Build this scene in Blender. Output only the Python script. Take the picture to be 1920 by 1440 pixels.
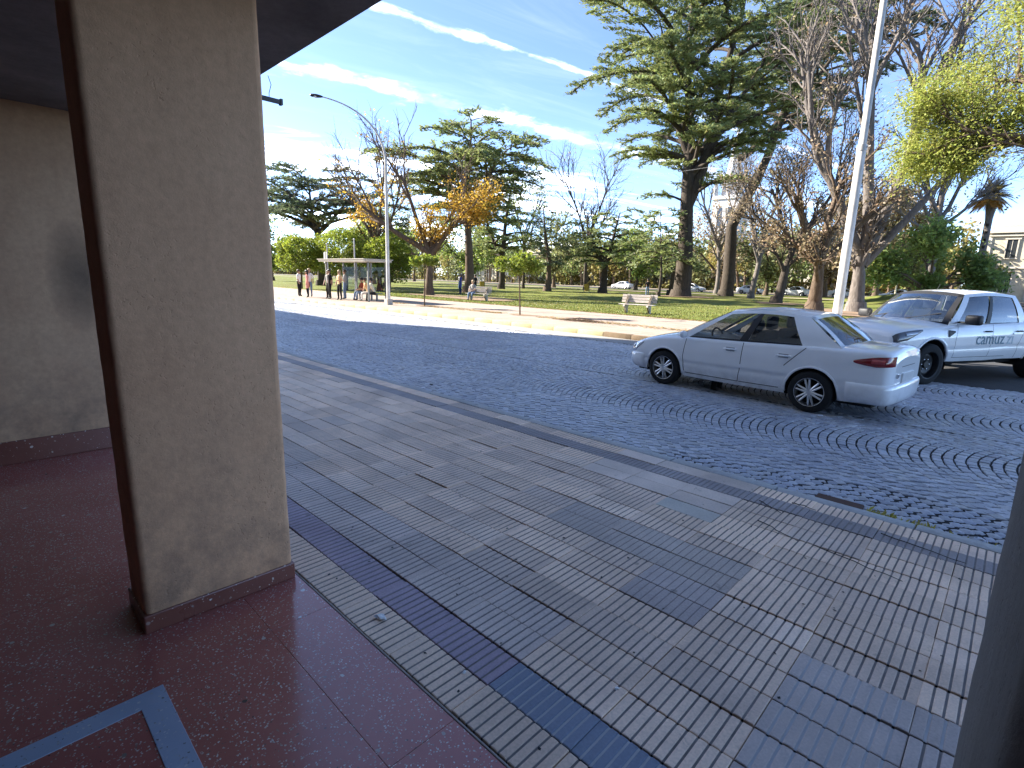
import bpy, bmesh, math, random
import numpy as np
from mathutils import Vector, Matrix, Euler

for o in list(bpy.data.objects):
    bpy.data.objects.remove(o)
SC = bpy.context.scene
COL = SC.collection
R = math.radians

# ------------------------------------------------------------------ camera
# world: x runs along the street (left in the picture is -x), y crosses the street to the park, z up; sidewalk is z = 0
CAM_POS = Vector((0.0, 0.0, 1.6))
AX_R = Vector((0.7173, 0.6962, 0.0270))       # picture right
AX_D = Vector((0.1577, -0.1250, -0.9796))     # picture down
AX_F = Vector((-0.6786, 0.7069, -0.1995))     # view direction
LENS_PX = 985.0
cam_d = bpy.data.cameras.new('camera')
cam = bpy.data.objects.new('camera', cam_d)
COL.objects.link(cam)
_m = Matrix((AX_R.normalized(), -AX_D.normalized(), -AX_F.normalized())).transposed().to_4x4()
cam.matrix_world = Matrix.Translation(CAM_POS) @ Matrix(_m).to_quaternion().to_matrix().to_4x4()
cam_d.sensor_fit = 'HORIZONTAL'
cam_d.sensor_width = 36.0
cam_d.lens = LENS_PX / 1920.0 * 36.0
cam_d.clip_start = 0.02
cam_d.clip_end = 3000
SC.camera = cam

# ------------------------------------------------------------------ sun, sky, exposure
SUN_DIR = Vector((-0.92, -0.39, 0)).normalized()      # towards the sun, seen from above
SUN_EL = R(30)
sun_d = bpy.data.lights.new('sun', 'SUN')
sun = bpy.data.objects.new('sun', sun_d)
COL.objects.link(sun)
to_sun = Vector((SUN_DIR.x * math.cos(SUN_EL), SUN_DIR.y * math.cos(SUN_EL), math.sin(SUN_EL)))
sun.rotation_euler = (-to_sun).to_track_quat('-Z', 'Y').to_euler()
sun.location = to_sun * 60
sun_d.energy = 2.0
sun_d.angle = R(0.53)
sun_d.color = (1.0, 0.93, 0.82)

W = bpy.data.worlds.new('World')
SC.world = W
W.use_nodes = True
wn = W.node_tree
wn.nodes.clear()
def WN(t, **k):
    n = wn.nodes.new(t)
    for a, b in k.items():
        setattr(n, a, b)
    return n
def wl(a, b):
    wn.links.new(a, b)
def wmath(op, a, b=None, c=None, clamp=False):
    n = WN('ShaderNodeMath', operation=op, use_clamp=clamp)
    for i, v in enumerate((a, b, c)):
        if v is None:
            continue
        if isinstance(v, (int, float)):
            n.inputs[i].default_value = v
        else:
            wl(v, n.inputs[i])
    return n.outputs[0]
def wrange(v, a, b, lo=0.0, hi=1.0):
    n = WN('ShaderNodeMapRange', interpolation_type='SMOOTHSTEP')
    wl(v, n.inputs['Value'])
    for k, x in (('From Min', a), ('From Max', b), ('To Min', lo), ('To Max', hi)):
        n.inputs[k].default_value = x
    return n.outputs['Result']
sky = WN('ShaderNodeTexSky', sky_type='NISHITA', sun_disc=False)
sky.sun_elevation = SUN_EL
sky.sun_rotation = math.atan2(SUN_DIR.x, SUN_DIR.y)
sky.air_density = 0.4
sky.dust_density = 0.15
sky.ozone_density = 1.6
tc = WN('ShaderNodeTexCoord')
sep = WN('ShaderNodeSeparateXYZ')
wl(tc.outputs['Generated'], sep.inputs[0])
zc = wmath('MAXIMUM', sep.outputs['Z'], 0.0)
den = wmath('ADD', zc, 0.06)
px_ = wmath('DIVIDE', sep.outputs['X'], den)
py_ = wmath('DIVIDE', sep.outputs['Y'], den)
# the cloud deck as a plane overhead; streaks run along one wind direction
WD = (0.229, 0.973)
along = wmath('ADD', wmath('MULTIPLY', px_, WD[0]), wmath('MULTIPLY', py_, WD[1]))
across = wmath('SUBTRACT', wmath('MULTIPLY', py_, WD[0]), wmath('MULTIPLY', px_, WD[1]))
def deck(sa, sc_, scale, detail, rough=0.55, dist=0.0, w=0.0):
    cb = WN('ShaderNodeCombineXYZ')
    wl(wmath('MULTIPLY', along, sa), cb.inputs[0])
    wl(wmath('MULTIPLY', across, sc_), cb.inputs[1])
    cb.inputs[2].default_value = w
    n = WN('ShaderNodeTexNoise')
    n.inputs['Scale'].default_value = scale
    n.inputs['Detail'].default_value = detail
    n.inputs['Roughness'].default_value = rough
    n.inputs['Distortion'].default_value = dist
    wl(cb.outputs[0], n.inputs['Vector'])
    return n.outputs['Fac']
n_fine = deck(1.0, 1.0, 5.5, 9, 0.62, 0.3, 3.1)
n_broad = deck(0.22, 0.8, 1.0, 6, 0.55, 0.5, 9.4)
n_wisp = deck(0.5, 2.0, 1.9, 10, 0.66, 1.1, 5.2)
# far bank of cirrus, beyond a line across the sky, thicker towards the horizon
edge = wmath('ADD', wmath('ADD', wmath('MULTIPLY', n_broad, 0.55), wmath('MULTIPLY', n_wisp, 0.75)),
             wmath('ADD', wrange(across, 2.72, 3.7, 0.0, 0.20), wrange(sep.outputs['Z'], 0.40, 0.10, 0.0, 0.05)))
bank = wmath('POWER', wrange(edge, 0.76, 1.16), 3.2)
def streak(c0, halfw, amp, lo, hi):
    d = wmath('ABSOLUTE', wmath('ADD', wmath('SUBTRACT', across, c0),
              wmath('MULTIPLY', wmath('SUBTRACT', n_wisp, 0.5), amp)))
    core = wmath('SUBTRACT', 1.0, wmath('DIVIDE', d, halfw))
    return wrange(wmath('ADD', core, wmath('MULTIPLY', wmath('SUBTRACT', n_fine, 0.5), 2.4)), lo, hi)
STREAK1 = streak(1.895, 0.060, 0.16, 0.45, 1.35)
STREAK2 = streak(2.55, 0.17, 0.35, 0.30, 1.30)
patchy = wrange(deck(1.6, 1.6, 1.3, 5, 0.6, 0.4, 2.2), 0.38, 0.58, 0.15, 1.0)
mask = wmath('MAXIMUM', wmath('MULTIPLY', bank, 0.97), wmath('MULTIPLY', patchy, wmath('MAXIMUM', wmath('MULTIPLY', STREAK1, 0.075), wmath('MULTIPLY', STREAK2, 0.08))))
mask = wmath('MAXIMUM', mask, wmath('MULTIPLY', wrange(wmath('ADD', n_wisp, n_broad), 1.0, 1.5), 0.010))  # thin veil over the whole sky, added for white fill in the shade
mask = wmath('MULTIPLY', mask, wrange(sep.outputs['Z'], -0.02, 0.02))
mix = WN('ShaderNodeMix', data_type='RGBA')
wl(mask, mix.inputs['Factor'])
wl(sky.outputs[0], mix.inputs['A'])
mix.inputs['B'].default_value = (46.0, 44.0, 41.0, 1)  # clouds pushed far past white so they light up the shade
bg = WN('ShaderNodeBackground')
bg.inputs['Strength'].default_value = 0.055
wl(mix.outputs['Result'], bg.inputs['Color'])
out = WN('ShaderNodeOutputWorld')
wl(bg.outputs[0], out.inputs['Surface'])

SC.view_settings.view_transform = 'Standard'
SC.view_settings.look = 'None'
SC.view_settings.exposure = 3.35
SC.view_settings.gamma = 1.0
SC.view_settings.use_curve_mapping = False
SC.render.engine = 'CYCLES'
SC.cycles.use_denoising = True
SC.cycles.max_bounces = 8
SC.cycles.diffuse_bounces = 4
SC.cycles.glossy_bounces = 3
SC.cycles.transmission_bounces = 4
SC.cycles.transparent_max_bounces = 10
SC.cycles.caustics_reflective = False
SC.cycles.caustics_refractive = False
SC.cycles.sample_clamp_indirect = 6.0

# ------------------------------------------------------------------ materials
class NT:
    """small helper round a node tree"""
    def __init__(s, name):
        s.m = bpy.data.materials.new(name)
        s.m.use_nodes = True
        s.t = s.m.node_tree
        s.b = s.t.nodes['Principled BSDF']
        s.o = s.t.nodes['Material Output']
    def n(s, typ, **k):
        x = s.t.nodes.new(typ)
        for a, b in k.items():
            setattr(x, a, b)
        return x
    def l(s, a, b):
        s.t.links.new(a, b)
    def put(s, v, sock):
        if isinstance(v, (int, float, tuple)):
            sock.default_value = v
        else:
            s.l(v, sock)
    def coord(s, kind='Object'):
        if kind == 'World':
            return s.n('ShaderNodeNewGeometry').outputs['Position']
        return s.n('ShaderNodeTexCoord').outputs[kind]
    def noise(s, scale, detail=4, rough=0.55, vec=None, dist=0.0):
        x = s.n('ShaderNodeTexNoise')
        x.inputs['Scale'].default_value = scale
        x.inputs['Detail'].default_value = detail
        x.inputs['Roughness'].default_value = rough
        x.inputs['Distortion'].default_value = dist
        s.l(vec if vec is not None else s.coord('World'), x.inputs['Vector'])
        return x.outputs['Fac']
    def voro(s, scale, vec=None, feature='F1', rnd=1.0):
        x = s.n('ShaderNodeTexVoronoi', feature=feature)
        x.inputs['Scale'].default_value = scale
        x.inputs['Randomness'].default_value = rnd
        s.l(vec if vec is not None else s.coord('World'), x.inputs['Vector'])
        return x
    def ramp(s, v, stops):
        x = s.n('ShaderNodeValToRGB')
        e = x.color_ramp.elements
        while len(e) < len(stops):
            e.new(0.5)
        for i, (p, c) in enumerate(stops):
            e[i].position = p
            e[i].color = (*c, 1) if len(c) == 3 else c
        s.l(v, x.inputs[0])
        return x.outputs[0]
    def range(s, v, a, b, lo=0.0, hi=1.0):
        x = s.n('ShaderNodeMapRange')
        s.l(v, x.inputs['Value'])
        for k, q in (('From Min', a), ('From Max', b), ('To Min', lo), ('To Max', hi)):
            x.inputs[k].default_value = q
        return x.outputs['Result']
    def mix(s, f, a, b, blend='MIX'):
        x = s.n('ShaderNodeMix', data_type='RGBA', blend_type=blend)
        s.put(f, x.inputs['Factor'])
        for v, k in ((a, 'A'), (b, 'B')):
            if isinstance(v, tuple):
                x.inputs[k].default_value = (*v, 1) if len(v) == 3 else v
            else:
                s.l(v, x.inputs[k])
        return x.outputs['Result']
    def math(s, op, a, b=0.0):
        x = s.n('ShaderNodeMath', operation=op)
        s.put(a, x.inputs[0])
        s.put(b, x.inputs[1])
        return x.outputs[0]
    def bump(s, h, strength=0.3, dist=0.01):
        x = s.n('ShaderNodeBump')
        x.inputs['Strength'].default_value = strength
        x.inputs['Distance'].default_value = dist
        s.l(h, x.inputs['Height'])
        s.l(x.outputs[0], s.b.inputs['Normal'])
    def set(s, **k):
        names = dict(color='Base Color', rough='Roughness', metal='Metallic', spec='Specular IOR Level', coat='Coat Weight',
                     coatr='Coat Roughness', trans='Transmission Weight', alpha='Alpha', ior='IOR', sheen='Sheen Weight')
        for a, v in k.items():
            if a == 'color' and isinstance(v, tuple) and len(v) == 3:
                v = (*v, 1)
            s.put(v, s.b.inputs[names[a]])
        return s.m

MATS = {}
def flat(name, color, rough=0.6, metal=0.0, spec=0.5, var=0.12, scale=6.0, bump=0.0, bscale=60.0, coat=0.0):
    """plain stuff with slight mottling and optional fine relief"""
    if name in MATS:
        return MATS[name]
    t = NT(name)
    f = t.noise(scale, 5, 0.6)
    lo = tuple(c * (1 - var) for c in color)
    hi = tuple(min(1, c * (1 + var)) for c in color)
    t.set(color=t.ramp(f, [(0.3, lo), (0.7, hi)]), rough=rough, metal=metal, spec=spec, coat=coat)
    if bump:
        t.bump(t.noise(bscale, 5, 0.6), bump, 0.01)
    MATS[name] = t.m
    return t.m

def make_leaf(name, color, back=None, trans=0.35, rough=0.5, var=0.25):
    if name in MATS:
        return MATS[name]
    t = NT(name)
    a = t.n('ShaderNodeVertexColor', layer_name='Col')
    c = t.mix(1.0, color, a.outputs['Color'], 'MULTIPLY')
    f = t.noise(0.9, 3)
    c = t.mix(1.0, c, t.ramp(f, [(0.3, (1 - var,) * 3), (0.7, (1 + var,) * 3)]), 'MULTIPLY')
    t.set(color=c, rough=rough, spec=0.25)
    tr = t.n('ShaderNodeBsdfTranslucent')
    if back is None:
        back = tuple(min(1, x * 1.6) for x in color)
    t.l(t.mix(1.0, c, tuple(b / max(q, 1e-3) for b, q in zip(back, color)), 'MULTIPLY'), tr.inputs['Color'])
    ms = t.n('ShaderNodeMixShader')
    ms.inputs[0].default_value = trans
    t.l(t.b.outputs[0], ms.inputs[1])
    t.l(tr.outputs[0], ms.inputs[2])
    t.l(ms.outputs[0], t.o.inputs['Surface'])
    MATS[name] = t.m
    return t.m

def make_bark(name, c0, c1, scale=3.0):
    if name in MATS:
        return MATS[name]
    t = NT(name)
    mp = t.n('ShaderNodeMapping')
    mp.inputs['Scale'].default_value = (1, 1, 0.25)
    t.l(t.coord('World'), mp.inputs['Vector'])
    f = t.noise(scale * 3, 8, 0.65, mp.outputs[0], 0.4)
    t.set(color=t.ramp(f, [(0.3, c0), (0.7, c1)]), rough=0.9, spec=0.2)
    t.bump(f, 0.9, 0.06)
    MATS[name] = t.m
    return t.m

def make_glass(name, tint=(0.35, 0.4, 0.4), refl=1.0, rough=0.02):
    if name in MATS:
        return MATS[name]
    t = NT(name)
    tr = t.n('ShaderNodeBsdfTransparent')
    tr.inputs['Color'].default_value = (*tint, 1)
    gl = t.n('ShaderNodeBsdfGlossy')
    gl.inputs['Roughness'].default_value = rough
    gl.inputs['Color'].default_value = (0.95, 0.97, 1, 1)
    fr = t.n('ShaderNodeLayerWeight')
    fr.inputs['Blend'].default_value = 0.5
    ms = t.n('ShaderNodeMixShader')
    pw = t.math('POWER', fr.outputs['Facing'], 3.2)
    t.l(t.math('MULTIPLY', t.math('ADD', t.math('MULTIPLY', pw, 0.75), 0.055), refl), ms.inputs[0])
    t.l(tr.outputs[0], ms.inputs[1])
    t.l(gl.outputs[0], ms.inputs[2])
    t.l(ms.outputs[0], t.o.inputs['Surface'])
    MATS[name] = t.m
    return t.m

# ------------------------------------------------------------------ geometry helpers
class G:
    """collects vertices and faces, then links them as ONE mesh object"""
    def __init__(s):
        s.V, s.F, s.C, s.n = [], [], [], 0
    def add(s, V, F, m=0, c=None):
        V = np.asarray(V, float).reshape(-1, 3)
        if c is None:
            c = np.ones((len(V), 3))
        else:
            c = np.asarray(c, float)
            if c.ndim == 1:
                c = np.tile(c, (len(V), 1))
        s.V.append(V)
        s.C.append(c)
        Fs = F if isinstance(F, list) else [F]
        quads, tris = [], []
        for f in Fs:
            if isinstance(f, np.ndarray) and f.ndim == 2:
                s.F.append((f + s.n, m))
            else:
                (quads if len(f) == 4 else tris).append(f) if len(f) in (3, 4) else tris.extend((f[0], f[i], f[i + 1]) for i in range(1, len(f) - 1))
        if quads:
            s.F.append((np.array(quads) + s.n, m))
        if tris:
            s.F.append((np.array(tris) + s.n, m))
        s.n += len(V)
        return s
    def box(s, lo, hi, m=0, c=None, bev=0.0):
        x0, y0, z0 = lo
        x1, y1, z1 = hi
        if bev > 0:
            b = min(bev, (x1 - x0) * .49, (y1 - y0) * .49, (z1 - z0) * .49)
            bm = bmesh.new()
            bmesh.ops.create_cube(bm, size=1)
            for v in bm.verts:
                v.co = Vector(((x0 + x1) / 2 + v.co.x * (x1 - x0), (y0 + y1) / 2 + v.co.y * (y1 - y0), (z0 + z1) / 2 + v.co.z * (z1 - z0)))
            bmesh.ops.bevel(bm, geom=bm.edges[:], offset=b, segments=2, profile=0.5, affect='EDGES')
            V = [tuple(v.co) for v in bm.verts]
            bm.verts.index_update()
            F = [tuple(v.index for v in f.verts) for f in bm.faces]
            bm.free()
            return s.add(V, F, m, c)
        V = [(x0, y0, z0), (x1, y0, z0), (x1, y1, z0), (x0, y1, z0), (x0, y0, z1), (x1, y0, z1), (x1, y1, z1), (x0, y1, z1)]
        F = np.array([(0, 3, 2, 1), (4, 5, 6, 7), (0, 1, 5, 4), (1, 2, 6, 5), (2, 3, 7, 6), (3, 0, 4, 7)])
        return s.add(V, F, m, c)
    def tube(s, P, r, sides=8, m=0, c=None, cap=True):
        P = np.asarray(P, float)
        n = len(P)
        r = np.broadcast_to(np.asarray(r, float), (n,))
        T = np.gradient(P, axis=0)
        T /= np.linalg.norm(T, axis=1, keepdims=True) + 1e-9
        ref = np.array([0, 0, 1.0]) if abs(T[:, 2]).mean() < 0.8 else np.array([1.0, 0, 0])
        A = np.cross(T, ref)
        A /= np.linalg.norm(A, axis=1, keepdims=True) + 1e-9
        B = np.cross(T, A)
        a = np.linspace(0, 2 * np.pi, sides, endpoint=False)
        V = P[:, None] + r[:, None, None] * (np.cos(a)[None, :, None] * A[:, None] + np.sin(a)[None, :, None] * B[:, None])
        i = np.arange(n - 1)[:, None] * sides
        j = np.arange(sides)[None]
        k = (j + 1) % sides
        F = np.stack([i + j, i + sides + j, i + sides + k, i + k], -1).reshape(-1, 4)
        Fs = [F]
        if cap:
            Fs += [tuple(range(sides)), tuple(range((n - 1) * sides + sides - 1, (n - 1) * sides - 1, -1))]
        return s.add(V.reshape(-1, 3), Fs, m, c)
    def lathe(s, prof, axis='z', at=(0, 0, 0), sides=24, m=0, c=None):
        prof = np.asarray(prof, float)
        a = np.linspace(0, 2 * np.pi, sides, endpoint=False)
        n = len(prof)
        X = prof[:, 0][:, None] * np.cos(a)
        Y = prof[:, 0][:, None] * np.sin(a)
        Z = np.repeat(prof[:, 1][:, None], sides, 1)
        V = np.stack([X, Y, Z] if axis == 'z' else ([X, Z, Y] if axis == 'y' else [Z, X, Y]), -1).reshape(-1, 3) + np.array(at)
        i = np.arange(n - 1)[:, None] * sides
        j = np.arange(sides)[None]
        k = (j + 1) % sides
        F = np.stack([i + j, i + k, i + sides + k, i + sides + j], -1).reshape(-1, 4)
        if axis == 'y':
            F = F[:, ::-1]
        return s.add(V, F, m, c)
    def grid(s, Pts, m=0, c=None, flip=False):
        Pts = np.asarray(Pts, float)
        a, b = Pts.shape[:2]
        i = np.arange(a - 1)[:, None] * b
        j = np.arange(b - 1)[None]
        F = np.stack([i + j, i + b + j, i + b + j + 1, i + j + 1], -1).reshape(-1, 4)
        if flip:
            F = F[:, ::-1]
        return s.add(Pts.reshape(-1, 3), F, m, c)
    def prism(s, poly, axis, lo, hi, m=0, c=None):
        """outline poly (list of 2-tuples) extruded along axis between lo and hi"""
        n = len(poly)
        def P(u, v, w):
            return {'x': (w, u, v), 'y': (u, w, v), 'z': (u, v, w)}[axis]
        V = [P(u, v, lo) for u, v in poly] + [P(u, v, hi) for u, v in poly]
        F = [tuple(range(n))[::-1], tuple(range(n, 2 * n))] + [(i, (i + 1) % n, (i + 1) % n + n, i + n) for i in range(n)]
        return s.add(V, F, m, c)
    def ball(s, at, r, m=0, c=None, seg=14, rings=9, sq=(1, 1, 1)):
        t = np.linspace(0, np.pi, rings)
        prof = np.stack([np.sin(t) * r + 1e-5, -np.cos(t) * r], -1)
        n0 = s.n
        s.lathe(prof, 'z', (0, 0, 0), seg, m, c)
        s.V[-1] = s.V[-1] * np.array(sq) + np.array(at)
        return s
    def build(s, name, mats, parent=None, smooth=None, loc=None, rot=None, color=None):
        me = s.mesh(name, mats, smooth)
        return link(name, me, parent, loc, rot, color)
    def mesh(s, name, mats, smooth=None):
        me = bpy.data.meshes.new(name)
        V = np.concatenate(s.V).astype(np.float32)
        me.vertices.add(len(V))
        me.vertices.foreach_set('co', V.ravel())
        tot = np.concatenate([np.full(len(f), f.shape[1]) for f, _ in s.F]).astype(np.int32)
        idx = np.concatenate([f.ravel() for f, _ in s.F]).astype(np.int32)
        mi = np.concatenate([np.full(len(f), m) for f, m in s.F]).astype(np.int32)
        me.loops.add(len(idx))
        me.loops.foreach_set('vertex_index', idx)
        me.polygons.add(len(tot))
        st = np.concatenate([[0], np.cumsum(tot)[:-1]]).astype(np.int32)
        me.polygons.foreach_set('loop_start', st)
        me.polygons.foreach_set('loop_total', tot)
        me.polygons.foreach_set('material_index', mi)
        me.polygons.foreach_set('use_smooth', np.full(len(tot), smooth is not None))
        at = me.color_attributes.new('Col', 'FLOAT_COLOR', 'POINT')
        Cc = np.ones((len(V), 4), np.float32)
        Cc[:, :3] = np.concatenate(s.C)
        at.data.foreach_set('color', Cc.ravel())
        for mt in (mats if isinstance(mats, (list, tuple)) else [mats]):
            me.materials.append(mt)
        me.update(calc_edges=True)
        if smooth is not None and smooth < 179:
            me.set_sharp_from_angle(angle=R(smooth))
        return me

def link(name, me, parent=None, loc=None, rot=None, color=None):
    o = bpy.data.objects.new(name, me)
    COL.objects.link(o)
    if parent is not None:
        o.parent = parent
    if loc is not None:
        o.location = loc
    if rot is not None:
        o.rotation_euler = rot if not isinstance(rot, (int, float)) else (0, 0, rot)
    if color is not None:
        o.color = (*color, 1)
    return o

def tag(o, label=None, cat=None, group=None, kind=None):
    if label:
        o['label'] = label
    if cat:
        o['category'] = cat
    if group:
        o['group'] = group
    if kind:
        o['kind'] = kind
    return o

def empty(name, loc=(0, 0, 0), rz=0.0):
    o = bpy.data.objects.new(name, None)
    COL.objects.link(o)
    o.location = loc
    o.rotation_euler = (0, 0, rz)
    o.empty_display_size = 0.2
    return o

def copy_tree(o, parent=None):
    c = o.copy()
    COL.objects.link(c)
    c.parent = parent
    for ch in o.children:
        copy_tree(ch, c)
    return c

def in_frame(P, margin=0.0):
    """which of the points the camera's frame holds"""
    P = np.asarray(P, float).reshape(-1, 3) - np.array(CAM_POS)
    z = P @ np.array(AX_F)
    u = P @ np.array(AX_R) / np.maximum(z, 1e-3) * LENS_PX
    v = P @ np.array(AX_D) / np.maximum(z, 1e-3) * LENS_PX
    return (z > 0.05) & (abs(u) < 960 + margin) & (abs(v) < 720 + margin), u + 960, v + 720

def pchip(xs, ys):
    xs, ys = np.asarray(xs, float), np.asarray(ys, float)
    if xs[0] > xs[-1]:
        xs, ys = xs[::-1], ys[::-1]
    h = np.diff(xs)
    d = np.diff(ys) / h
    m = np.zeros(len(xs))
    m[0], m[-1] = d[0], d[-1]
    for i in range(1, len(xs) - 1):
        if d[i - 1] * d[i] > 0:
            w1, w2 = 2 * h[i] + h[i - 1], h[i] + 2 * h[i - 1]
            m[i] = (w1 + w2) / (w1 / d[i - 1] + w2 / d[i])
    def f(x):
        x = np.clip(np.asarray(x, float), xs[0], xs[-1])
        k = np.clip(np.searchsorted(xs, x) - 1, 0, len(xs) - 2)
        t = (x - xs[k]) / h[k]
        return ((1 + 2 * t) * (1 - t) ** 2 * ys[k] + t * (1 - t) ** 2 * h[k] * m[k] + t * t * (3 - 2 * t) * ys[k + 1] + t * t * (t - 1) * h[k] * m[k + 1])
    return f

# ================================================================== THE SETTING
rng = np.random.default_rng(7)
random.seed(7)
ROAD_Z = -0.15
X_SIDE = -2.3            # the pavement ends here at a side street
Y_FLOOR = 1.075          # terrazzo ends, tiles begin
ROW = 0.189
NROW = 17
Y_KERB0 = Y_FLOOR + NROW * ROW      # 4.288
Y_KERB1 = 4.41
Y_FAR0 = 12.75           # concrete gutter on the park side
Y_FAR1 = 13.72           # far kerb
Y_PAVE1 = 21.4           # far pavement ends, lawn begins

# ---- ground sheet to the horizon
def ground_mat():
    t = NT('earth')
    f = t.noise(0.05, 6, 0.6)
    t.set(color=t.ramp(f, [(0.35, (0.10, 0.11, 0.045)), (0.65, (0.17, 0.15, 0.085))]), rough=0.95, spec=0.1)
    return t.m
g = G()
g.grid(np.array([[(x, y, -0.30) for y in (-1500, -200, 0, 200, 1500)] for x in (-1500, -200, 0, 200, 1500)], float), flip=True)
tag(g.build('ground', ground_mat()), kind='structure')

# ---- road: mortar bed with fan-laid granite setts
def bed_mat():
    t = NT('joint_sand')
    f = t.noise(9, 6, 0.65)
    t.set(color=t.ramp(f, [(0.3, (0.014, 0.014, 0.018)), (0.7, (0.042, 0.040, 0.040))]), rough=0.9, spec=0.2)
    t.bump(f, 0.6, 0.01)
    return t.m
def sett_mat():
    t = NT('granite_sett')
    a = t.n('ShaderNodeVertexColor', layer_name='Col').outputs['Color']
    oc = t.n('ShaderNodeObjectInfo').outputs['Color']
    c = t.mix(1.0, a, oc, 'MULTIPLY')
    f = t.noise(70, 6, 0.7)
    c = t.mix(1.0, c, t.ramp(f, [(0.25, (0.62, 0.62, 0.64)), (0.75, (1.25, 1.25, 1.25))]), 'MULTIPLY')
    worn = t.noise(0.55, 4, 0.6)
    c = t.mix(1.0, c, t.ramp(worn, [(0.3, (0.80, 0.80, 0.82)), (0.7, (1.16, 1.15, 1.12))]), 'MULTIPLY')
    t.set(color=c, rough=t.range(f, 0.3, 0.7, 0.34, 0.52), spec=0.62)
    t.bump(f, 0.35, 0.006)
    return t.m
M_SETT = sett_mat()
def far_sett_mat():
    """setts too far down the street to tell apart"""
    t = NT('granite_setts_far')
    v = t.voro(9.5)
    e = t.voro(9.5, feature='DISTANCE_TO_EDGE')
    c = t.mix(t.range(e.outputs['Distance'], 0.0, 0.09), (0.03, 0.03, 0.03), t.ramp(t.noise(6, 3), [(0.3, (0.29, 0.30, 0.33)), (0.7, (0.36, 0.37, 0.39))]))
    t.set(color=c, rough=0.5, spec=0.6)
    t.bump(t.range(e.outputs['Distance'], 0.0, 0.12), 0.6, 0.02)
    return t.m
crown = lambda y: 0.028 * np.cos((y - 8.6) / 4.2 * 1.5)
g = G()
_ys = np.linspace(Y_KERB1 - .05, Y_FAR0 + .02, 25)
g.grid(np.array([[(x, y, ROAD_Z + crown(y) - .009) for y in _ys] for x in (-29, 40)]))
g.grid(np.array([[(x, y, ROAD_Z + crown(y) - .003) for y in _ys] for x in (-260, -29)]), m=1)
road = tag(g.build('road', [bed_mat(), far_sett_mat()]), kind='structure')

def sett_cells():
    """plan outlines of the setts: arcs 0.1 m apart, convex to -x, in bands 2.3 m wide"""
    out = []
    p, a, half = 0.096, 0.38, 1.15
    slope = lambda y: 2 * a * np.clip(y, -half, half)
    rise = lambda y: np.where(np.abs(y) < half, a * y * y, a * half * half + 2 * a * half * (np.abs(y) - half))
    for yc, lo in ((7.04, -2.62), (9.34, -half), (11.64, -half)):
        for n in range(int(-29 / p), int(3.0 / p)):
            ys = lo + rng.uniform(0, 0.1)
            yb = [lo]
            while ys < half - 0.04:
                yb.append(ys)
                m = float(slope(ys))
                ys += rng.uniform(0.080, 0.118) / math.sqrt(1 + m * m) * 1.08
            yb.append(half)
            yb = np.array(yb)
            y0, y1 = yb[:-1], yb[1:]
            ok = (y1 - y0) > 0.035
            y0, y1 = y0[ok], y1[ok]
            X = lambda y, k: (n + k) * p + rise(y)
            sh = lambda y: -slope(y) * p * 0.45
            jx = rng.normal(0, 0.0016, len(y0))
            c = np.stack([np.stack([X(y0, 0) + jx, y0 + yc], -1), np.stack([X(y1, 0) + jx, y1 + yc], -1),
                          np.stack([X(y1, 1) + jx, y1 + yc + sh(y1)], -1), np.stack([X(y0, 1) + jx, y0 + yc + sh(y0)], -1)], 1)
            out.append(c)
    c = np.concatenate(out)
    cy = c[:, :, 1].mean(1)
    return c[(cy > Y_KERB1 + 0.05) & (cy < Y_FAR0 - 0.05) & (c[:, :, 0].max(1) < 6)]
cells = sett_cells()
cen = cells.mean(1)
cells = cen[:, None] + (cells - cen[:, None]) * np.array([0.85, 0.92])
cells += rng.normal(0, 0.0017, cells.shape)
zt = ROAD_Z + rng.normal(0, 0.0022, len(cells)) + crown(cen[:, 1])
SETT_COL = np.array([[.42, .445, .51], [.46, .48, .53], [.37, .395, .46], [.49, .495, .52], [.44, .45, .475]])
scol = SETT_COL[rng.choice(5, len(cells), p=[.35, .27, .18, .1, .1])] * rng.uniform(.85, 1.15, (len(cells), 1))
fr, u_, v_ = in_frame(np.column_stack([cen, zt]))
dist = np.hypot(cen[:, 0], cen[:, 1]) + np.where(fr & ~((u_ < 1850) & (u_ > 1180) & (v_ < 790)), 0, 100)
near = np.argsort(dist)[:300]
far = np.setdiff1d(np.arange(len(cells)), near)
# the mass: eight corners each, top drawn in
def sett_mass(ids):
    b = cells[ids]
    k = len(ids)
    c = b.mean(1, keepdims=True)
    V = np.zeros((k, 12, 3))
    V[:, :4, :2] = b
    V[:, :4, 2] = ROAD_Z - 0.05
    V[:, 4:8, :2] = c + (b - c) * 0.985
    V[:, 4:8, 2] = (zt[ids] - 0.010)[:, None]
    V[:, 8:, :2] = c + (b - c) * 0.84
    V[:, 8:, 2] = zt[ids][:, None] + rng.normal(0, 0.002, (k, 4))
    base = np.array([(0, 1, 5, 4), (1, 2, 6, 5), (2, 3, 7, 6), (3, 0, 4, 7), (4, 5, 9, 8), (5, 6, 10, 9), (6, 7, 11, 10), (7, 4, 8, 11), (8, 9, 10, 11)])[:, ::-1]
    F = (base[None] + (np.arange(k) * 12)[:, None, None]).reshape(-1, 4)
    return V.reshape(-1, 3), F, np.repeat(scol[ids], 12, 0)
g = G()
V, F, Cc = sett_mass(far)
g.add(V, F, c=Cc)
tag(g.build('cobblestone_paving', M_SETT, road, smooth=40), kind='stuff')
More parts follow.
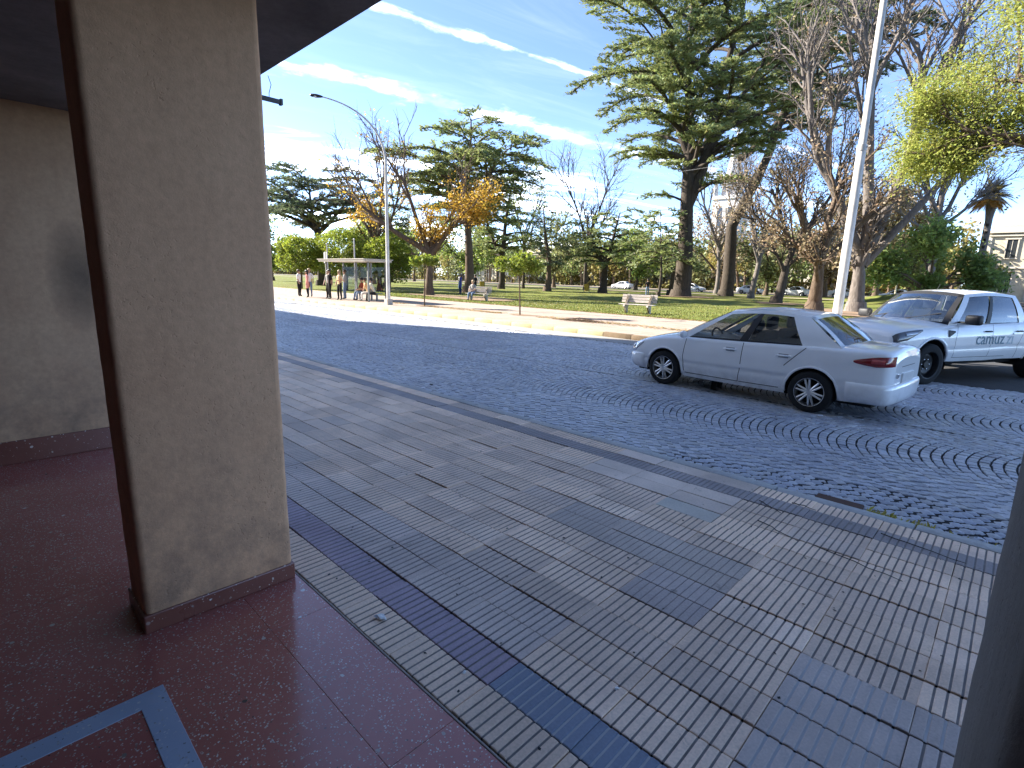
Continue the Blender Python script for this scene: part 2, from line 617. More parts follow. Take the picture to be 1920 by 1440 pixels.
# each of the nearest 300 setts on its own, from eight shared shapes
def sett_shape(k):
    r = np.random.default_rng(100 + k)
    n = 5
    t = np.linspace(-.5, .5, n)
    P = np.zeros((n, n, 3))
    for i in range(n):
        for j in range(n):
            x, y = t[i], t[j]
            e = max(abs(x), abs(y)) * 2
            P[i, j] = (x * (1 - .05 * (abs(y) * 2) ** 3) + r.normal(0, .010), y * (1 - .05 * (abs(x) * 2) ** 3) + r.normal(0, .010), -0.011 * e ** 4 + r.normal(0, .0016))
    g = G()
    g.grid(P, flip=False)
    ring = [P[i, 0] for i in range(n)] + [P[-1, j] for j in range(1, n)] + [P[i, -1] for i in range(n - 2, -1, -1)] + [P[0, j] for j in range(n - 2, 0, -1)]
    lo = [p * (1, 1, 0) * 1.02 - np.array((0, 0, .045)) for p in ring]
    m = len(ring)
    g.add(np.array(ring + lo), [(i, i + m, (i + 1) % m + m, (i + 1) % m) for i in range(m)])
    return g.mesh('cobblestone', M_SETT, 50)
shapes = [sett_shape(k) for k in range(8)]
for q in near:
    b = cells[q]
    ex = (b[3] + b[2] - b[0] - b[1]) / 2
    ey = (b[1] + b[2] - b[0] - b[3]) / 2
    o = link('cobblestone', shapes[rng.integers(8)], road, color=tuple(scol[q]))
    o.matrix_local = Matrix(((ex[0], ey[0], 0, cen[q, 0]), (ex[1], ey[1], 0, cen[q, 1]), (0, 0, 1, zt[q]), (0, 0, 0, 1)))

# ---- gutter, kerbs
def concrete(name, c0, c1, scale=3.0, bump=0.4, rough=0.85):
    t = NT(name)
    f = t.noise(scale, 8, 0.65)
    f2 = t.noise(scale * 14, 5, 0.6)
    c = t.mix(1.0, t.ramp(f, [(0.3, c0), (0.7, c1)]), t.ramp(f2, [(0.3, (.85,) * 3), (0.7, (1.1,) * 3)]), 'MULTIPLY')
    t.set(color=c, rough=rough, spec=0.35)
    t.bump(f2, bump, 0.006)
    return t.m
M_GUTTER = concrete('gutter_concrete', (.29, .28, .265), (.37, .36, .34), 1.2)
M_KERB = concrete('kerb_concrete', (.36, .36, .355), (.48, .48, .47), 2.5)
M_KERBF = concrete('kerb_pale', (.38, .33, .265), (.46, .41, .335), 2.5)
M_YEL = concrete('kerb_yellow_paint', (.44, .38, .20), (.52, .46, .29), 2.0)
M_BROWN = concrete('kerb_bare_brown', (.13, .09, .055), (.22, .16, .10), 3.0)
g = G()
g.add([(-260, Y_FAR0, ROAD_Z + .004), (X_SIDE, Y_FAR0, ROAD_Z + .004), (X_SIDE, Y_FAR1, ROAD_Z + .012), (-260, Y_FAR1, ROAD_Z + .012)], np.array([[0, 1, 2, 3]]))
tag(g.build('gutter', M_GUTTER), kind='structure')

def kerb_run(name, x0, x1, L, y0, y1, z0, ztop, matf, jit):
    root = tag(empty(name), kind='structure')
    cache = {}
    x = x0
    while x < x1:
        m = matf(x)
        if m not in cache:
            g = G()
            g.box((0, y0, z0), (L - .008, y1, ztop), bev=0.014)
            cache[m] = g.mesh('kerb_stone', m, 40)
        o = link('kerb_stone', cache[m], root, (x, rng.normal(0, jit), rng.normal(0, jit * .7)))
        x += L
    return root
kerb_run('near_kerb', -46.2, 6.0, 0.9, Y_KERB0 + .004, Y_KERB1, -0.2, 0.002, lambda x: M_KERB, 0.004)
kerb_run('far_kerb', -90.3, X_SIDE - .2, 1.0, Y_FAR1, Y_FAR1 + .17, -0.2, 0.004, lambda x: M_YEL if -26 < x < -9.9 else (M_BROWN if -10.5 < x < -5 else M_KERBF), 0.004)

# ---- the tiled sidewalk
def tile_mat(name, rough=0.62, gmul=1.0):
    t = NT(name)
    a = t.n('ShaderNodeVertexColor', layer_name='Col').outputs['Color']
    oc = t.n('ShaderNodeObjectInfo').outputs['Color']
    c = t.mix(1.0, a, oc, 'MULTIPLY')
    f = t.noise(2.2, 7, 0.62)
    f2 = t.noise(90, 4, 0.6)
    st = t.noise(11, 5, 0.7, None, 0.6)
    c = t.mix(1.0, c, t.ramp(f, [(0.28, (.84, .83, .83)), (0.72, (1.18, 1.17, 1.16))]), 'MULTIPLY')
    c = t.mix(1.0, c, t.ramp(f2, [(0.25, (.84,) * 3), (0.75, (1.14,) * 3)]), 'MULTIPLY')
    big = t.noise(0.9, 6, 0.65, None, 0.8)
    c = t.mix(1.0, c, t.ramp(big, [(0.36, (.88, .87, .87)), (0.58, (1.10, 1.10, 1.10))]), 'MULTIPLY')
    gum = t.voro(3.1)
    c = t.mix(t.range(gum.outputs['Distance'], 0.062, 0.045, 0.0, 0.45), c, (.09, .085, .08))
    c = t.mix(t.range(st, 0.62, 0.76, 0.0, 0.55), c, (.07, .062, .058))
    c = t.mix(1.0, c, (1.12, 1.05, 0.94), 'MULTIPLY')
    t.set(color=c, rough=t.range(f, 0.3, 0.7, rough - .1, rough + .12), spec=0.5)
    t.bump(t.math('ADD', f2, t.noise(320, 3)), 0.22, 0.004)
    return t.m
M_TILE = tile_mat('pavement_tile')
def dirt_mat(name, c0, c1):
    t = NT(name)
    f = t.noise(7, 6, 0.65)
    t.set(color=t.ramp(f, [(0.3, c0), (0.7, c1)]), rough=0.95, spec=0.15)
    return t.m
M_DIRT = dirt_mat('groove_dirt', (.15, .135, .13), (.29, .26, .24))
M_DUST = dirt_mat('groove_dust', (.42, .42, .43), (.55, .54, .53))
M_SUB = dirt_mat('tile_joint', (.035, .034, .036), (.10, .095, .09))
TL = 0.4156
def tile_template(bars, gw, gd, joint=.003, thick=.024, jy=.0068):
    """long tile cut by cross grooves; bar tops are slightly rounded"""
    g = G()
    y0, y1 = jy / 2, ROW - jy / 2
    p = (TL - joint) / bars
    prof = []
    for k in range(bars):
        a, b = joint / 2 + k * p + gw / 2, joint / 2 + (k + 1) * p - gw / 2
        if k == 0:
            a = joint / 2
        if k == bars - 1:
            b = TL - joint / 2
        prof += [(a, -gd), (a + .0012, -.0015), (a + .004, 0.0), (b - .004, 0.0), (b - .0012, -.0015), (b, -gd)]
    P = np.array([[(x, y, z - (.0018 if yy in (0, 3) else 0)) for yy, y in enumerate((y0, y0 + .003, y1 - .003, y1))] for x, z in prof])
    n = len(prof)
    for k in range(bars):
        g.grid(P[k * 6:k * 6 + 6], m=0)
        if k < bars - 1:
            g.grid(P[k * 6 + 5:k * 6 + 7], m=1)
    lo = -thick
    x0, x1 = prof[0][0], prof[-1][0]
    for k in range(bars):       # long sides
        q = P[k * 6:k * 6 + 6]
        for s_, fl in ((0, 0), (3, 1)):
            top = q[:, s_]
            bot = top.copy()
            bot[:, 2] = lo
            g.grid(np.stack([top, bot], 0), m=0, flip=bool(fl))
    for xx, fl in ((0, 1), (n - 1, 0)):
        top = P[xx]
        bot = top.copy()
        bot[:, 2] = lo
        g.grid(np.stack([top, bot], 0), m=0, flip=bool(fl))
    return g
TPL = {'bar': tile_template(10, .0085, .0032), 'fine': tile_template(10, .004, .002), 'plain': tile_template(1, .004, .002), 'wide': tile_template(9, .0085, .0035)}
C_GREY = np.array([.70, .555, .46])
def tile_kind(row, x):
    """what the patched pavement has at this row and place: colour, groove shape, groove fill"""
    j = rng.uniform(.9, 1.1)
    if row == 1:
        return ((.31, .26, .34) if x < -1.35 else (.17, .21, .30)), 'bar', ('dirt' if x < -1.35 else 'dust')
    if row in (0,):
        return tuple(C_GREY * .92 * j), 'bar', 'dirt'
    if row in (2, 3) and x < -1.9 + .25 * row:
        return tuple(np.array((.50, .43, .41)) * j), 'bar', 'dirt'
    if row == 15:
        return tuple(np.array((.25, .235, .26)) * j), ('bar' if x > -4.5 else 'plain'), 'dirt'
    if row in (8, 9) and -2.3 < x < -.95:
        return tuple(np.array((.42, .375, .36)) * j), 'fine', 'dirt'
    if row in (6, 7) and -1.25 < x < -.95:
        return tuple(np.array((.41, .365, .37)) * j), 'fine', 'dirt'
    if row in (2, 3, 4, 5, 6) and x > -.62 + (.2 if row > 4 else 0) and x < 1.5:
        return tuple(np.array((.43, .385, .385)) * j), 'wide', 'dust'
    if row in (13, 14, 16) and -2.35 < x < -1.25:
        return tuple(np.array((.55, .48, .45)) * j), 'plain', 'dirt'
    if row == 12 and -1.9 < x < -1.1:
        return tuple(np.array((.44, .435, .42)) * j), 'plain', 'dirt'
    blotch = math.sin(row * 1.9 + math.floor(x / 1.7) * 2.3)
    base = C_GREY if blotch > -.45 else np.array([.61, .49, .42])
    if rng.random() < .06:
        base = np.array([.70, .575, .495])
    elif rng.random() < .03:
        base = np.array([.52, .43, .385])
    return tuple(base * j), ('bar' if x > -5.2 or rng.random() < .4 else 'plain'), 'dirt'
sidewalk = G()
sidewalk.add([(-60, Y_FLOOR - .3, -.013), (12, Y_FLOOR - .3, -.013), (12, Y_KERB0 + .01, -.013), (-60, Y_KERB0 + .01, -.013)], np.array([[0, 1, 2, 3]]))
sidewalk = tag(sidewalk.build('sidewalk', M_SUB), kind='structure')
tiles = []
for row in range(NROW):
    off = 0.0
    for k in range(-112, 5):
        x = -.475 + k * TL + off * (0 if -3 < k < 3 else 1)
        if abs(x + 5.75) < TL * .5:
            x -= .0
        y = Y_FLOOR + .003 + row * ROW
        colr, shp, fill = tile_kind(row, x + TL / 2)
        tiles.append((x, y, colr, shp, fill, rng.normal(0, .0014), rng.normal(0, .0045), rng.normal(0, .004)))
P = np.array([(t[0] + TL / 2, t[1] + ROW / 2, 0) for t in tiles])
fr, u_, v_ = in_frame(P, 25)
vis = fr & (u_ > 500)
order = np.argsort(np.where(vis, np.linalg.norm(P - np.array(CAM_POS), axis=1), 1e3))
near_t = set(order[:300].tolist())
tmesh = {}
for s_ in TPL:
    for f_, mm in (('dirt', M_DIRT), ('dust', M_DUST)):
        tmesh[s_, f_] = TPL[s_].mesh('paving_tile', [M_TILE, mm], None)
mass = {'dirt': G(), 'dust': G()}
for q, (x, y, colr, shp, fill, dz, rx, ry) in enumerate(tiles):
    if q in near_t:
        o = link('paving_tile', tmesh[shp, fill], sidewalk, (x + rng.normal(0, .0012), y + rng.normal(0, .0012), dz), (rx, ry, rng.normal(0, .003)), colr)
    else:
        if x < -24:
            shp = 'plain'
        tp = TPL[shp]
        g = mass['dirt']
        for V, (Fs, m) in ((np.concatenate(tp.V), (tp.F, 0)),):
            V = V + np.array([x, y, dz])
            n0 = g.n
            g.V.append(V)
            g.C.append(np.tile(np.array(colr), (len(V), 1)))
            for F, mi in tp.F:
                g.F.append((F + n0, mi))
            g.n += len(V)
tag(mass['dirt'].build('paving_tile_field', [M_TILE, M_DIRT], sidewalk), kind='stuff')

# ---- far pavement, lawn, park paths
def far_pave_mat():
    t = NT('far_pavement')
    pos = t.coord('World')
    f = t.noise(0.7, 6, 0.6)
    c = t.ramp(f, [(0.3, (.33, .265, .215)), (0.7, (.42, .35, .29))])
    br = t.n('ShaderNodeTexBrick')
    br.inputs['Scale'].default_value = 1.0
    br.inputs['Mortar Size'].default_value = 0.012
    br.inputs['Brick Width'].default_value = 0.4
    br.inputs['Row Height'].default_value = 0.4
    br.offset = 0
    for k, v in (('Color1', (1, 1, 1, 1)), ('Color2', (.9, .89, .88, 1)), ('Mortar', (.6, .56, .52, 1))):
        br.inputs[k].default_value = v
    t.l(pos, br.inputs['Vector'])
    c = t.mix(1.0, c, br.outputs['Color'], 'MULTIPLY')
    t.set(color=c, rough=0.85, spec=0.3)
    t.bump(t.noise(20, 4), 0.2, 0.01)
    return t.m
def lawn_mat():
    t = NT('lawn')
    f = t.noise(0.16, 6, 0.6)
    f2 = t.noise(3.0, 6, 0.7)
    c = t.ramp(f, [(0.30, (.18, .145, .065)), (0.44, (.145, .16, .045)), (0.62, (.165, .19, .05)), (0.75, (.105, .135, .034))])
    c = t.mix(1.0, c, t.ramp(f2, [(0.25, (.7, .72, .7)), (0.75, (1.28, 1.25, 1.2))]), 'MULTIPLY')
    lf = t.voro(7.0)
    c = t.mix(t.math('MULTIPLY', t.range(lf.outputs['Distance'], 0.16, 0.10), t.range(t.noise(0.35, 4), 0.45, 0.6)), c, (.34, .23, .08))
    t.set(color=c, rough=0.95, spec=0.1)
    t.bump(f2, 0.7, 0.06)
    return t.m
M_PAVE = far_pave_mat()
M_LAWN = lawn_mat()
def sheet(name, x0, x1, y0, y1, z, mat, nx=2, ny=2, hf=None, kind='structure', skirt=.25):
    g = G()
    xs, ys = np.linspace(x0, x1, nx), np.linspace(y0, y1, ny)
    P = np.array([[(x, y, z + (hf(x, y) if hf else 0)) for y in ys] for x in xs])
    g.grid(P)
    return tag(g.build(name, mat, smooth=180), kind=kind)
sheet('far_pavement', -260, X_SIDE, Y_FAR1 + .168, Y_PAVE1, 0.0, M_PAVE)
def lawn_h(x, y):
    h = 0.035 * math.sin(x * .21 + y * .13) + 0.03 * math.sin(x * .07 - y * .19)
    h *= min(1, max(0, (y - Y_PAVE1) / 3))
    # low bank round the shrub bed at the right
    d = math.hypot((x + 7.2) / 7.5, (y - 62) / 6)
    return h + 1.15 * max(0, 1 - d * d) ** 1.5
sheet('lawn', -260, X_SIDE, Y_PAVE1, 84, -0.012, M_LAWN, 121, 61, lawn_h)
M_PATH = concrete('park_path', (.36, .29, .22), (.47, .39, .31), 0.8, 0.2)
M_ASPH = concrete('asphalt', (.045, .045, .047), (.065, .064, .063), 2.0, 0.3)
sheet('park_path', -260, X_SIDE, 66.0, 68.8, 0.085, M_PATH)
sheet('back_street', -260, 40, 84, 96, -0.05, M_ASPH)
sheet('side_street', X_SIDE, 40, Y_FAR0, 84, ROAD_Z - .004, M_ASPH)
g = G()
g.box((X_SIDE, Y_FAR1, -.3), (X_SIDE + .15, 84, .003), bev=.012)
tag(g.build('side_kerb', M_KERBF), kind='structure')
sheet('back_pavement', -260, 40, 96, 102, 0.02, M_PATH)
# bare earth under the yellow tree and round the big trunks
M_EARTH = concrete('bare_earth', (.20, .135, .085), (.29, .20, .13), 1.4, 0.4)
def patch(x, y, rx, ry, z, seed):
    r = np.random.default_rng(seed)
    a = np.linspace(0, 2 * np.pi, 28, endpoint=False)
    k = 1 + .18 * np.sin(3 * a + r.uniform(0, 6)) + .1 * np.sin(7 * a + r.uniform(0, 6)) + r.normal(0, .04, 28)
    V = np.stack([x + rx * k * np.cos(a), y + ry * k * np.sin(a), np.zeros(28)], -1)
    V[:, 2] = [lawn_h(p[0], p[1]) + z if p[1] > Y_PAVE1 else z for p in V]
    g = G()
    g.add(np.vstack([[[x, y, V[:, 2].mean()]], V]), [(0, i + 1, (i + 1) % 28 + 1) for i in range(28)])
    return tag(g.build('bare_soil', M_EARTH), kind='structure')
for i, a in enumerate(((-30.5, 26.5, 5.2, 2.6, .03), (-25.5, 51.5, 3.4, 2.6, .06), (-8.4, 36.5, 4.4, 4.6, .05), (-14.6, 47, 2.2, 2, .05), (-15.5, 16.75, .75, .42, .008), (-22.4, 16.75, .75, .42, .008), (-12.3, 16.6, 1.1, .5, .008), (-17.6, 16.7, .9, .3, .009))):
    patch(*a, seed=i)

# ================================================================== THE ARCADE WE STAND IN
def stucco_mat(name, c0, c1, bump=0.5):
    t = NT(name)
    f = t.noise(1.3, 6, 0.6)
    f2 = t.noise(26, 8, 0.7)
    f3 = t.noise(150, 4, 0.6)
    c = t.ramp(f, [(0.3, c0), (0.7, c1)])
    c = t.mix(1.0, c, t.ramp(f2, [(0.25, (.86, .85, .84)), (0.75, (1.12, 1.12, 1.12))]), 'MULTIPLY')
    # grime that has crept up from the pavement, ragged at the top
    z = t.n('ShaderNodeSeparateXYZ')
    t.l(t.coord('World'), z.inputs[0])
    grime = t.math('MULTIPLY', t.range(t.noise(5, 6, 0.7), 0.42, 0.68), t.range(z.outputs['Z'], 1.1, 0.1, 0.0, 0.55))
    c = t.mix(grime, c, (.085, .078, .068))
    pits = t.math('MULTIPLY', t.range(t.noise(60, 3, 0.5), 0.62, 0.70), t.range(t.noise(2.5, 3), 0.45, 0.6))
    mp = t.n('ShaderNodeMapping')
    mp.inputs['Scale'].default_value = (1, 1, 0.12)
    t.l(t.coord('World'), mp.inputs['Vector'])
    drip = t.noise(9, 5, 0.6, mp.outputs[0])
    c = t.mix(1.0, c, t.ramp(drip, [(0.30, (.95, .945, .94)), (0.6, (1.01, 1.01, 1.01))]), 'MULTIPLY')
    scuff = t.math('MULTIPLY', t.range(t.noise(20, 8, 0.75, None, 1.2), 0.64, 0.74), 0.22)
    c = t.mix(scuff, c, (.13, .115, .10))
    t.set(color=c, rough=0.88, spec=0.3)
    h = t.math('SUBTRACT', t.math('ADD', f2, t.math('MULTIPLY', f3, 0.35)), t.math('MULTIPLY', pits, 1.3))
    t.bump(h, bump, 0.006)
    return t.m
M_PILLAR = stucco_mat('pillar_render', (.66, .375, .215), (.73, .435, .255))
M_PILLAR2 = stucco_mat('grey_pillar_render', (.15, .145, .14), (.20, .192, .185))
M_ENDWALL = stucco_mat('end_wall_paint', (.50, .30, .18), (.62, .40, .245), 0.2)
def dark_blob(mat, y, z, ry, rz):
    """a soft dark blob on the end wall, ragged by noise"""
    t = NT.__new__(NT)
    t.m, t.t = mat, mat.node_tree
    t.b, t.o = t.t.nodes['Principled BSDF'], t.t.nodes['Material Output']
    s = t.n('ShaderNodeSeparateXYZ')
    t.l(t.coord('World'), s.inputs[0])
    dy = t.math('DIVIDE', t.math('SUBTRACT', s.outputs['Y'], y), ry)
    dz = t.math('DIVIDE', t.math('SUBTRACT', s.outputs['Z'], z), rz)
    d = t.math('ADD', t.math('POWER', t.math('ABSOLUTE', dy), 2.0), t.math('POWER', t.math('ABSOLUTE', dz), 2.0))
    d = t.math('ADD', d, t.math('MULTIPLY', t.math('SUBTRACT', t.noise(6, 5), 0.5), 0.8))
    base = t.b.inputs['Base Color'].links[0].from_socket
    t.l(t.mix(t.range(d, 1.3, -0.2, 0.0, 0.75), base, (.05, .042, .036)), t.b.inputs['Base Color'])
dark_blob(M_ENDWALL, .70, 1.50, .20, .42)  # soft dark oval mixed into the end wall colour
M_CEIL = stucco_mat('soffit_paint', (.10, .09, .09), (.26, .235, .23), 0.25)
M_FACADE = stucco_mat('facade_render', (.66, .61, .54), (.74, .70, .63), 0.3)

def terrazzo(name, base0, base1, chips, dens, rough=0.2):
    t = NT(name)
    f = t.noise(3.0, 6, 0.6)
    c = t.ramp(f, [(0.3, base0), (0.7, base1)])
    for scale, thr, amt, seed in ((62, 0.44, dens, 0.0), (125, 0.46, dens * .8, 5.3), (30, 0.34, dens * .4, 9.1)):
        mp = t.n('ShaderNodeMapping')
        mp.inputs['Location'].default_value = (seed, seed * 2, 0)
        t.l(t.coord('World'), mp.inputs['Vector'])
        wob = t.n('ShaderNodeMix', data_type='RGBA')
        wob.inputs['Factor'].default_value = 0.012
        t.l(mp.outputs[0], wob.inputs['A'])
        nz = t.n('ShaderNodeTexNoise')
        nz.inputs['Scale'].default_value = scale * 1.3
        t.l(mp.outputs[0], nz.inputs['Vector'])
        t.l(nz.outputs['Color'], wob.inputs['B'])
        v = t.voro(scale, wob.outputs['Result'])
        hsv = t.n('ShaderNodeSeparateColor')
        t.l(v.outputs['Color'], hsv.inputs[0])
        pick = t.range(hsv.outputs[0], 1 - amt, 1 - amt + .02)
        size = t.math('MULTIPLY', hsv.outputs[2], thr)
        shape = t.n('ShaderNodeMath', operation='LESS_THAN')
        t.l(v.outputs['Distance'], shape.inputs[0])
        t.l(size, shape.inputs[1])
        cc = t.ramp(hsv.outputs[1], chips)
        c = t.mix(t.math('MULTIPLY', pick, shape.outputs[0]), c, cc)
    sm = t.noise(1.1, 5, 0.6)
    t.set(color=c, rough=t.range(sm, 0.3, 0.7, rough - .05, rough + .12), spec=0.75)
    t.bump(t.noise(14, 4), 0.02, 0.01)
    return t.m
CH = [(0.0, (.08, .06, .055)), (0.2, (.40, .33, .28)), (0.6, (.60, .55, .48)), (1.0, (.78, .76, .72))]
M_TERR = terrazzo('red_terrazzo', (.40, .125, .10), (.48, .165, .135), CH, 0.5, 0.15)
M_TERR2 = terrazzo('skirting_terrazzo', (.17, .058, .040), (.23, .085, .06), CH, 0.22, 0.3)
M_INLAY = terrazzo('blue_inlay_terrazzo', (.36, .46, .60), (.44, .54, .68), [(0, (.08, .10, .14)), (.5, (.45, .5, .55)), (1, (.75, .78, .8))], 0.3, 0.22)
M_EDGE = dirt_mat('floor_edge_cement', (.28, .25, .22), (.42, .38, .34))

arc = tag(empty('arcade_building', (0, 0, 0)), 'rendered street building with pillars and dark soffit over red terrazzo entrance', 'building')
Z_CEIL = 2.80
def pillar(x0, x1, y0, y1, mat, r=.028):
    """rendered pier with softly rounded, slightly uneven arrises"""
    rr = np.random.default_rng(int(abs(x0) * 100) + 3)
    pts = []
    for cx, cy, a0 in ((x1 - r, y1 - r, 0), (x0 + r, y1 - r, 90), (x0 + r, y0 + r, 180), (x1 - r, y0 + r, 270)):
        for a in np.linspace(a0, a0 + 90, 6):
            pts.append((cx + r * math.cos(R(a)), cy + r * math.sin(R(a))))
    pts = np.array(pts)
    # subdivide the flat sides
    out = []
    n = len(pts)
    for i in range(n):
        p, q = pts[i], pts[(i + 1) % n]
        k = max(1, int(np.linalg.norm(q - p) / .06))
        out += [p + (q - p) * t for t in np.arange(k) / k]
    out = np.array(out)
    zs = np.linspace(0.0, Z_CEIL + .01, 48)
    n = len(out)
    P = np.zeros((len(zs), n + 1, 3))
    for i, z in enumerate(zs):
        wob = np.array([math.sin(z * 2.1 + x0) * .002, math.sin(z * 1.7 + 2) * .002])
        q = out + wob + rr.normal(0, .0007, out.shape)
        P[i, :n, :2] = q
        P[i, n, :2] = q[0]
        P[i, :, 2] = z
    g = G()
    g.grid(P, flip=True)
    return g.build('pillar', mat, arc, smooth=60)
def skirting(par, x0, x1, y0, y1, h=.088, t=.008):
    g = G()
    g.box((x0 - t, y0 - t, .001), (x1 + t, y1 + t, h), bev=.006)
    return g.build('skirting', M_TERR2, par)
PX0, PX1, PY0, PY1 = -2.88, -2.575, 0.385, 1.042
p1 = pillar(PX0, PX1, PY0, PY1, M_PILLAR)
skirting(p1, PX0, PX1, PY0, PY1)
p2 = pillar(0.030, 0.255, PY0, PY1, M_PILLAR2)
p2['label'] = 'grey street pillar at the picture edge'
skirting(p2, 0.030, 0.255, PY0, PY1)
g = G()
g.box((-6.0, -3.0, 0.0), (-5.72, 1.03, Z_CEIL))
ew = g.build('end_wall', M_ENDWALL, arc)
g = G()
g.box((-5.719, -3.0, 0.0), (-5.700, 1.03, .19), bev=.006)
g.build('skirting', M_TERR2, ew)
g = G()
g.box((-5.70, -3.2, 0.0), (9.0, -3.0, Z_CEIL))
g.build('unseen_back_wall', flat('dark_unseen_wall', (.035, .03, .028), .3), arc)  # unseen wall, coloured dark to cut bounce light in the arcade
g = G()
g.box((8.8, -3.0, 0.0), (9.0, 1.0, Z_CEIL))
g.build('unseen_side_wall', flat('dark_unseen_wall', (.035, .03, .028), .3), arc)  # out of view too, kept dark for less bounce
g = G()
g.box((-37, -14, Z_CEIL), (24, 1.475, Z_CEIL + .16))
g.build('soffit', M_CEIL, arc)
# upper storeys: they throw the street's shade
g = G()
g.box((-37, -14, Z_CEIL + .161), (24, 1.45, 18.0))
uw = g.build('upper_wall', M_FACADE, arc)
M_WGLASS = flat('window_glass_dark', (.03, .035, .04), 0.08, 0, 0.8)
g = G()
g.box((0, 0, 0), (1.3, .06, 1.5), bev=.01)
wmesh = g.mesh('window', M_WGLASS)
for fl in range(5):
    for k in range(22):
        link('window', wmesh, uw, (-35.4 + k * 2.7, 1.415, 3.9 + fl * 2.85))
g = G()
g.box((-37, -14, -.05), (-6.0, 1.05, Z_CEIL))
g.build('shop_wall', M_FACADE, arc)
nb = tag(empty('neighbour_building', (-60, 0, 0)), 'lower rendered street building further along the same pavement', 'building')
g = G()
g.box((-53, -14, -.05), (22.9, 1.05, 12.0))
g.build('wall', M_FACADE, nb)
g = G()
g.box((-53, .9, 12.0), (22.9, 1.2, 12.35))
g.build('parapet', M_FACADE, nb)

# ---- terrazzo floor: slabs with hairline joints, and the pale inlay border
floor = G()
floor.add([(-5.72, -3.0, -.012), (9, -3.0, -.012), (9, Y_FLOOR - .004, -.012), (-5.72, Y_FLOOR - .004, -.012)], np.array([[0, 1, 2, 3]]))
floor = tag(floor.build('floor', M_SUB), kind='structure')
xs = sorted([-1.268 + k * .95 for k in range(-5, 11)] + [-5.72, 9])
xs = [x for x in xs if -5.72 <= x <= 9]
ys = [-3.0, -2.1, -1.2, -.30, .785, Y_FLOOR - .011]
for i in range(len(xs) - 1):
    for j in range(len(ys) - 1):
        if xs[i + 1] - xs[i] < .05:
            continue
        g = G()
        g.box((xs[i] + .0007, ys[j] + .0007, -.03), (xs[i + 1] - .0007, ys[j + 1] - .0007, rng.normal(0, .0002)), bev=.0012)
        g.build('floor_slab', M_TERR, floor)
g = G()
x = -5.7
while x < 8.9:
    L = rng.uniform(.3, 1.1)
    g.box((x, Y_FLOOR - .010, -.03), (min(x + L, 9) - .002, Y_FLOOR - .001 + rng.normal(0, .0012), .0015), bev=.003)
    x += L
g.build('edge_trim', M_EDGE, floor)
g = G()
IX, IY, IW = -2.19, .356, .088
g.box((IX, -2.4, -.01), (IX + IW, IY, .0025), bev=.001)
g.build('inlay_strip', M_INLAY, floor)
g = G()
g.box((IX + IW + .0008, IY - IW, -.01), (4.4, IY, .0025), bev=.001)
g.build('inlay_strip', M_INLAY, floor)

# ---- broken sign bracket hanging from the soffit
M_STEEL_D = flat('dark_steel', (.06, .055, .05), 0.5, 0.7)
br = tag(empty('hanging_bracket', (-3.65, 1.44, Z_CEIL)), 'thin dark metal bracket hanging on a wire under the soffit edge', 'bracket')
g = G()
g.box((-.012, -.75, -.150), (.012, .145, -.126))
g.box((-.016, .135, -.156), (.016, .150, -.120))
g.build('bar', M_STEEL_D, br)
g = G()
g.tube([(0, .07, 0.0), (.004, .085, -.05), (-.003, .072, -.1), (0, .07, -.13)], .0022, 5)
g.build('wire', M_STEEL_D, br)

# ================================================================== STREET FURNITURE
M_POLE_W = flat('white_pole_paint', (.62, .60, .56), 0.55, 0.0, 0.4, .22, 2.2, 0.15, 40)
M_GALV = flat('galvanised_pole', (.50, .49, .47), 0.5, 0.2, 0.5, .12, 3)
M_BLACK = flat('black_plastic', (.015, .015, .016), 0.5)
M_LENS = flat('lamp_lens', (.55, .55, .52), 0.25)
CONC = concrete('cast_concrete', (.40, .36, .31), (.52, .48, .42), 3)

sl = tag(empty('street_lamp', (-24.0, 15.5, 0)), 'tall pale street lamp with long curved arm beside the bus shelter', 'street lamp', 'street lamps on the far pavement')
g = G()
g.box((-.16, -.16, -.02), (.16, .16, .30), bev=.02)
g.build('base', CONC, sl)
g = G()
g.tube([(0, 0, .25), (0, 0, 3.5), (0, 0, 7.2)], [.095, .085, .062], 12)
pp = g.build('pole', M_POLE_W, sl, smooth=60)
# the arm swings out over the road, towards -y and -x
_t = np.linspace(0, 1, 16)[:, None]
arm = [tuple(q) for q in ((1 - _t) ** 3 * np.array((0, 0, 6.9)) + 3 * _t * (1 - _t) ** 2 * np.array((0, 0, 8.5)) + 3 * _t ** 2 * (1 - _t) * np.array((-.8, -.86, 9.55)) + _t ** 3 * np.array((-2.05, -2.2, 9.9)))]
g = G()
g.tube(arm, np.linspace(.058, .030, 16), 8)
am = g.build('arm', M_POLE_W, sl, smooth=60)
g = G()
d = np.array((-.68, -.73, .10))
d /= np.linalg.norm(d)
p0 = np.array(arm[-1])
g.tube([p0 - d * .05, p0 + d * .08, p0 + d * .25, p0 + d * .50, p0 + d * .56], [.035, .065, .085, .07, .02], 10)
hd = g.build('lamp_head', M_STEEL_D, sl, smooth=60)
g = G()
g.ball(tuple(p0 + d * .30 - np.array((0, 0, .045))), .10, sq=(1, 1, .45))
g.build('lens', M_LENS, hd, smooth=60)

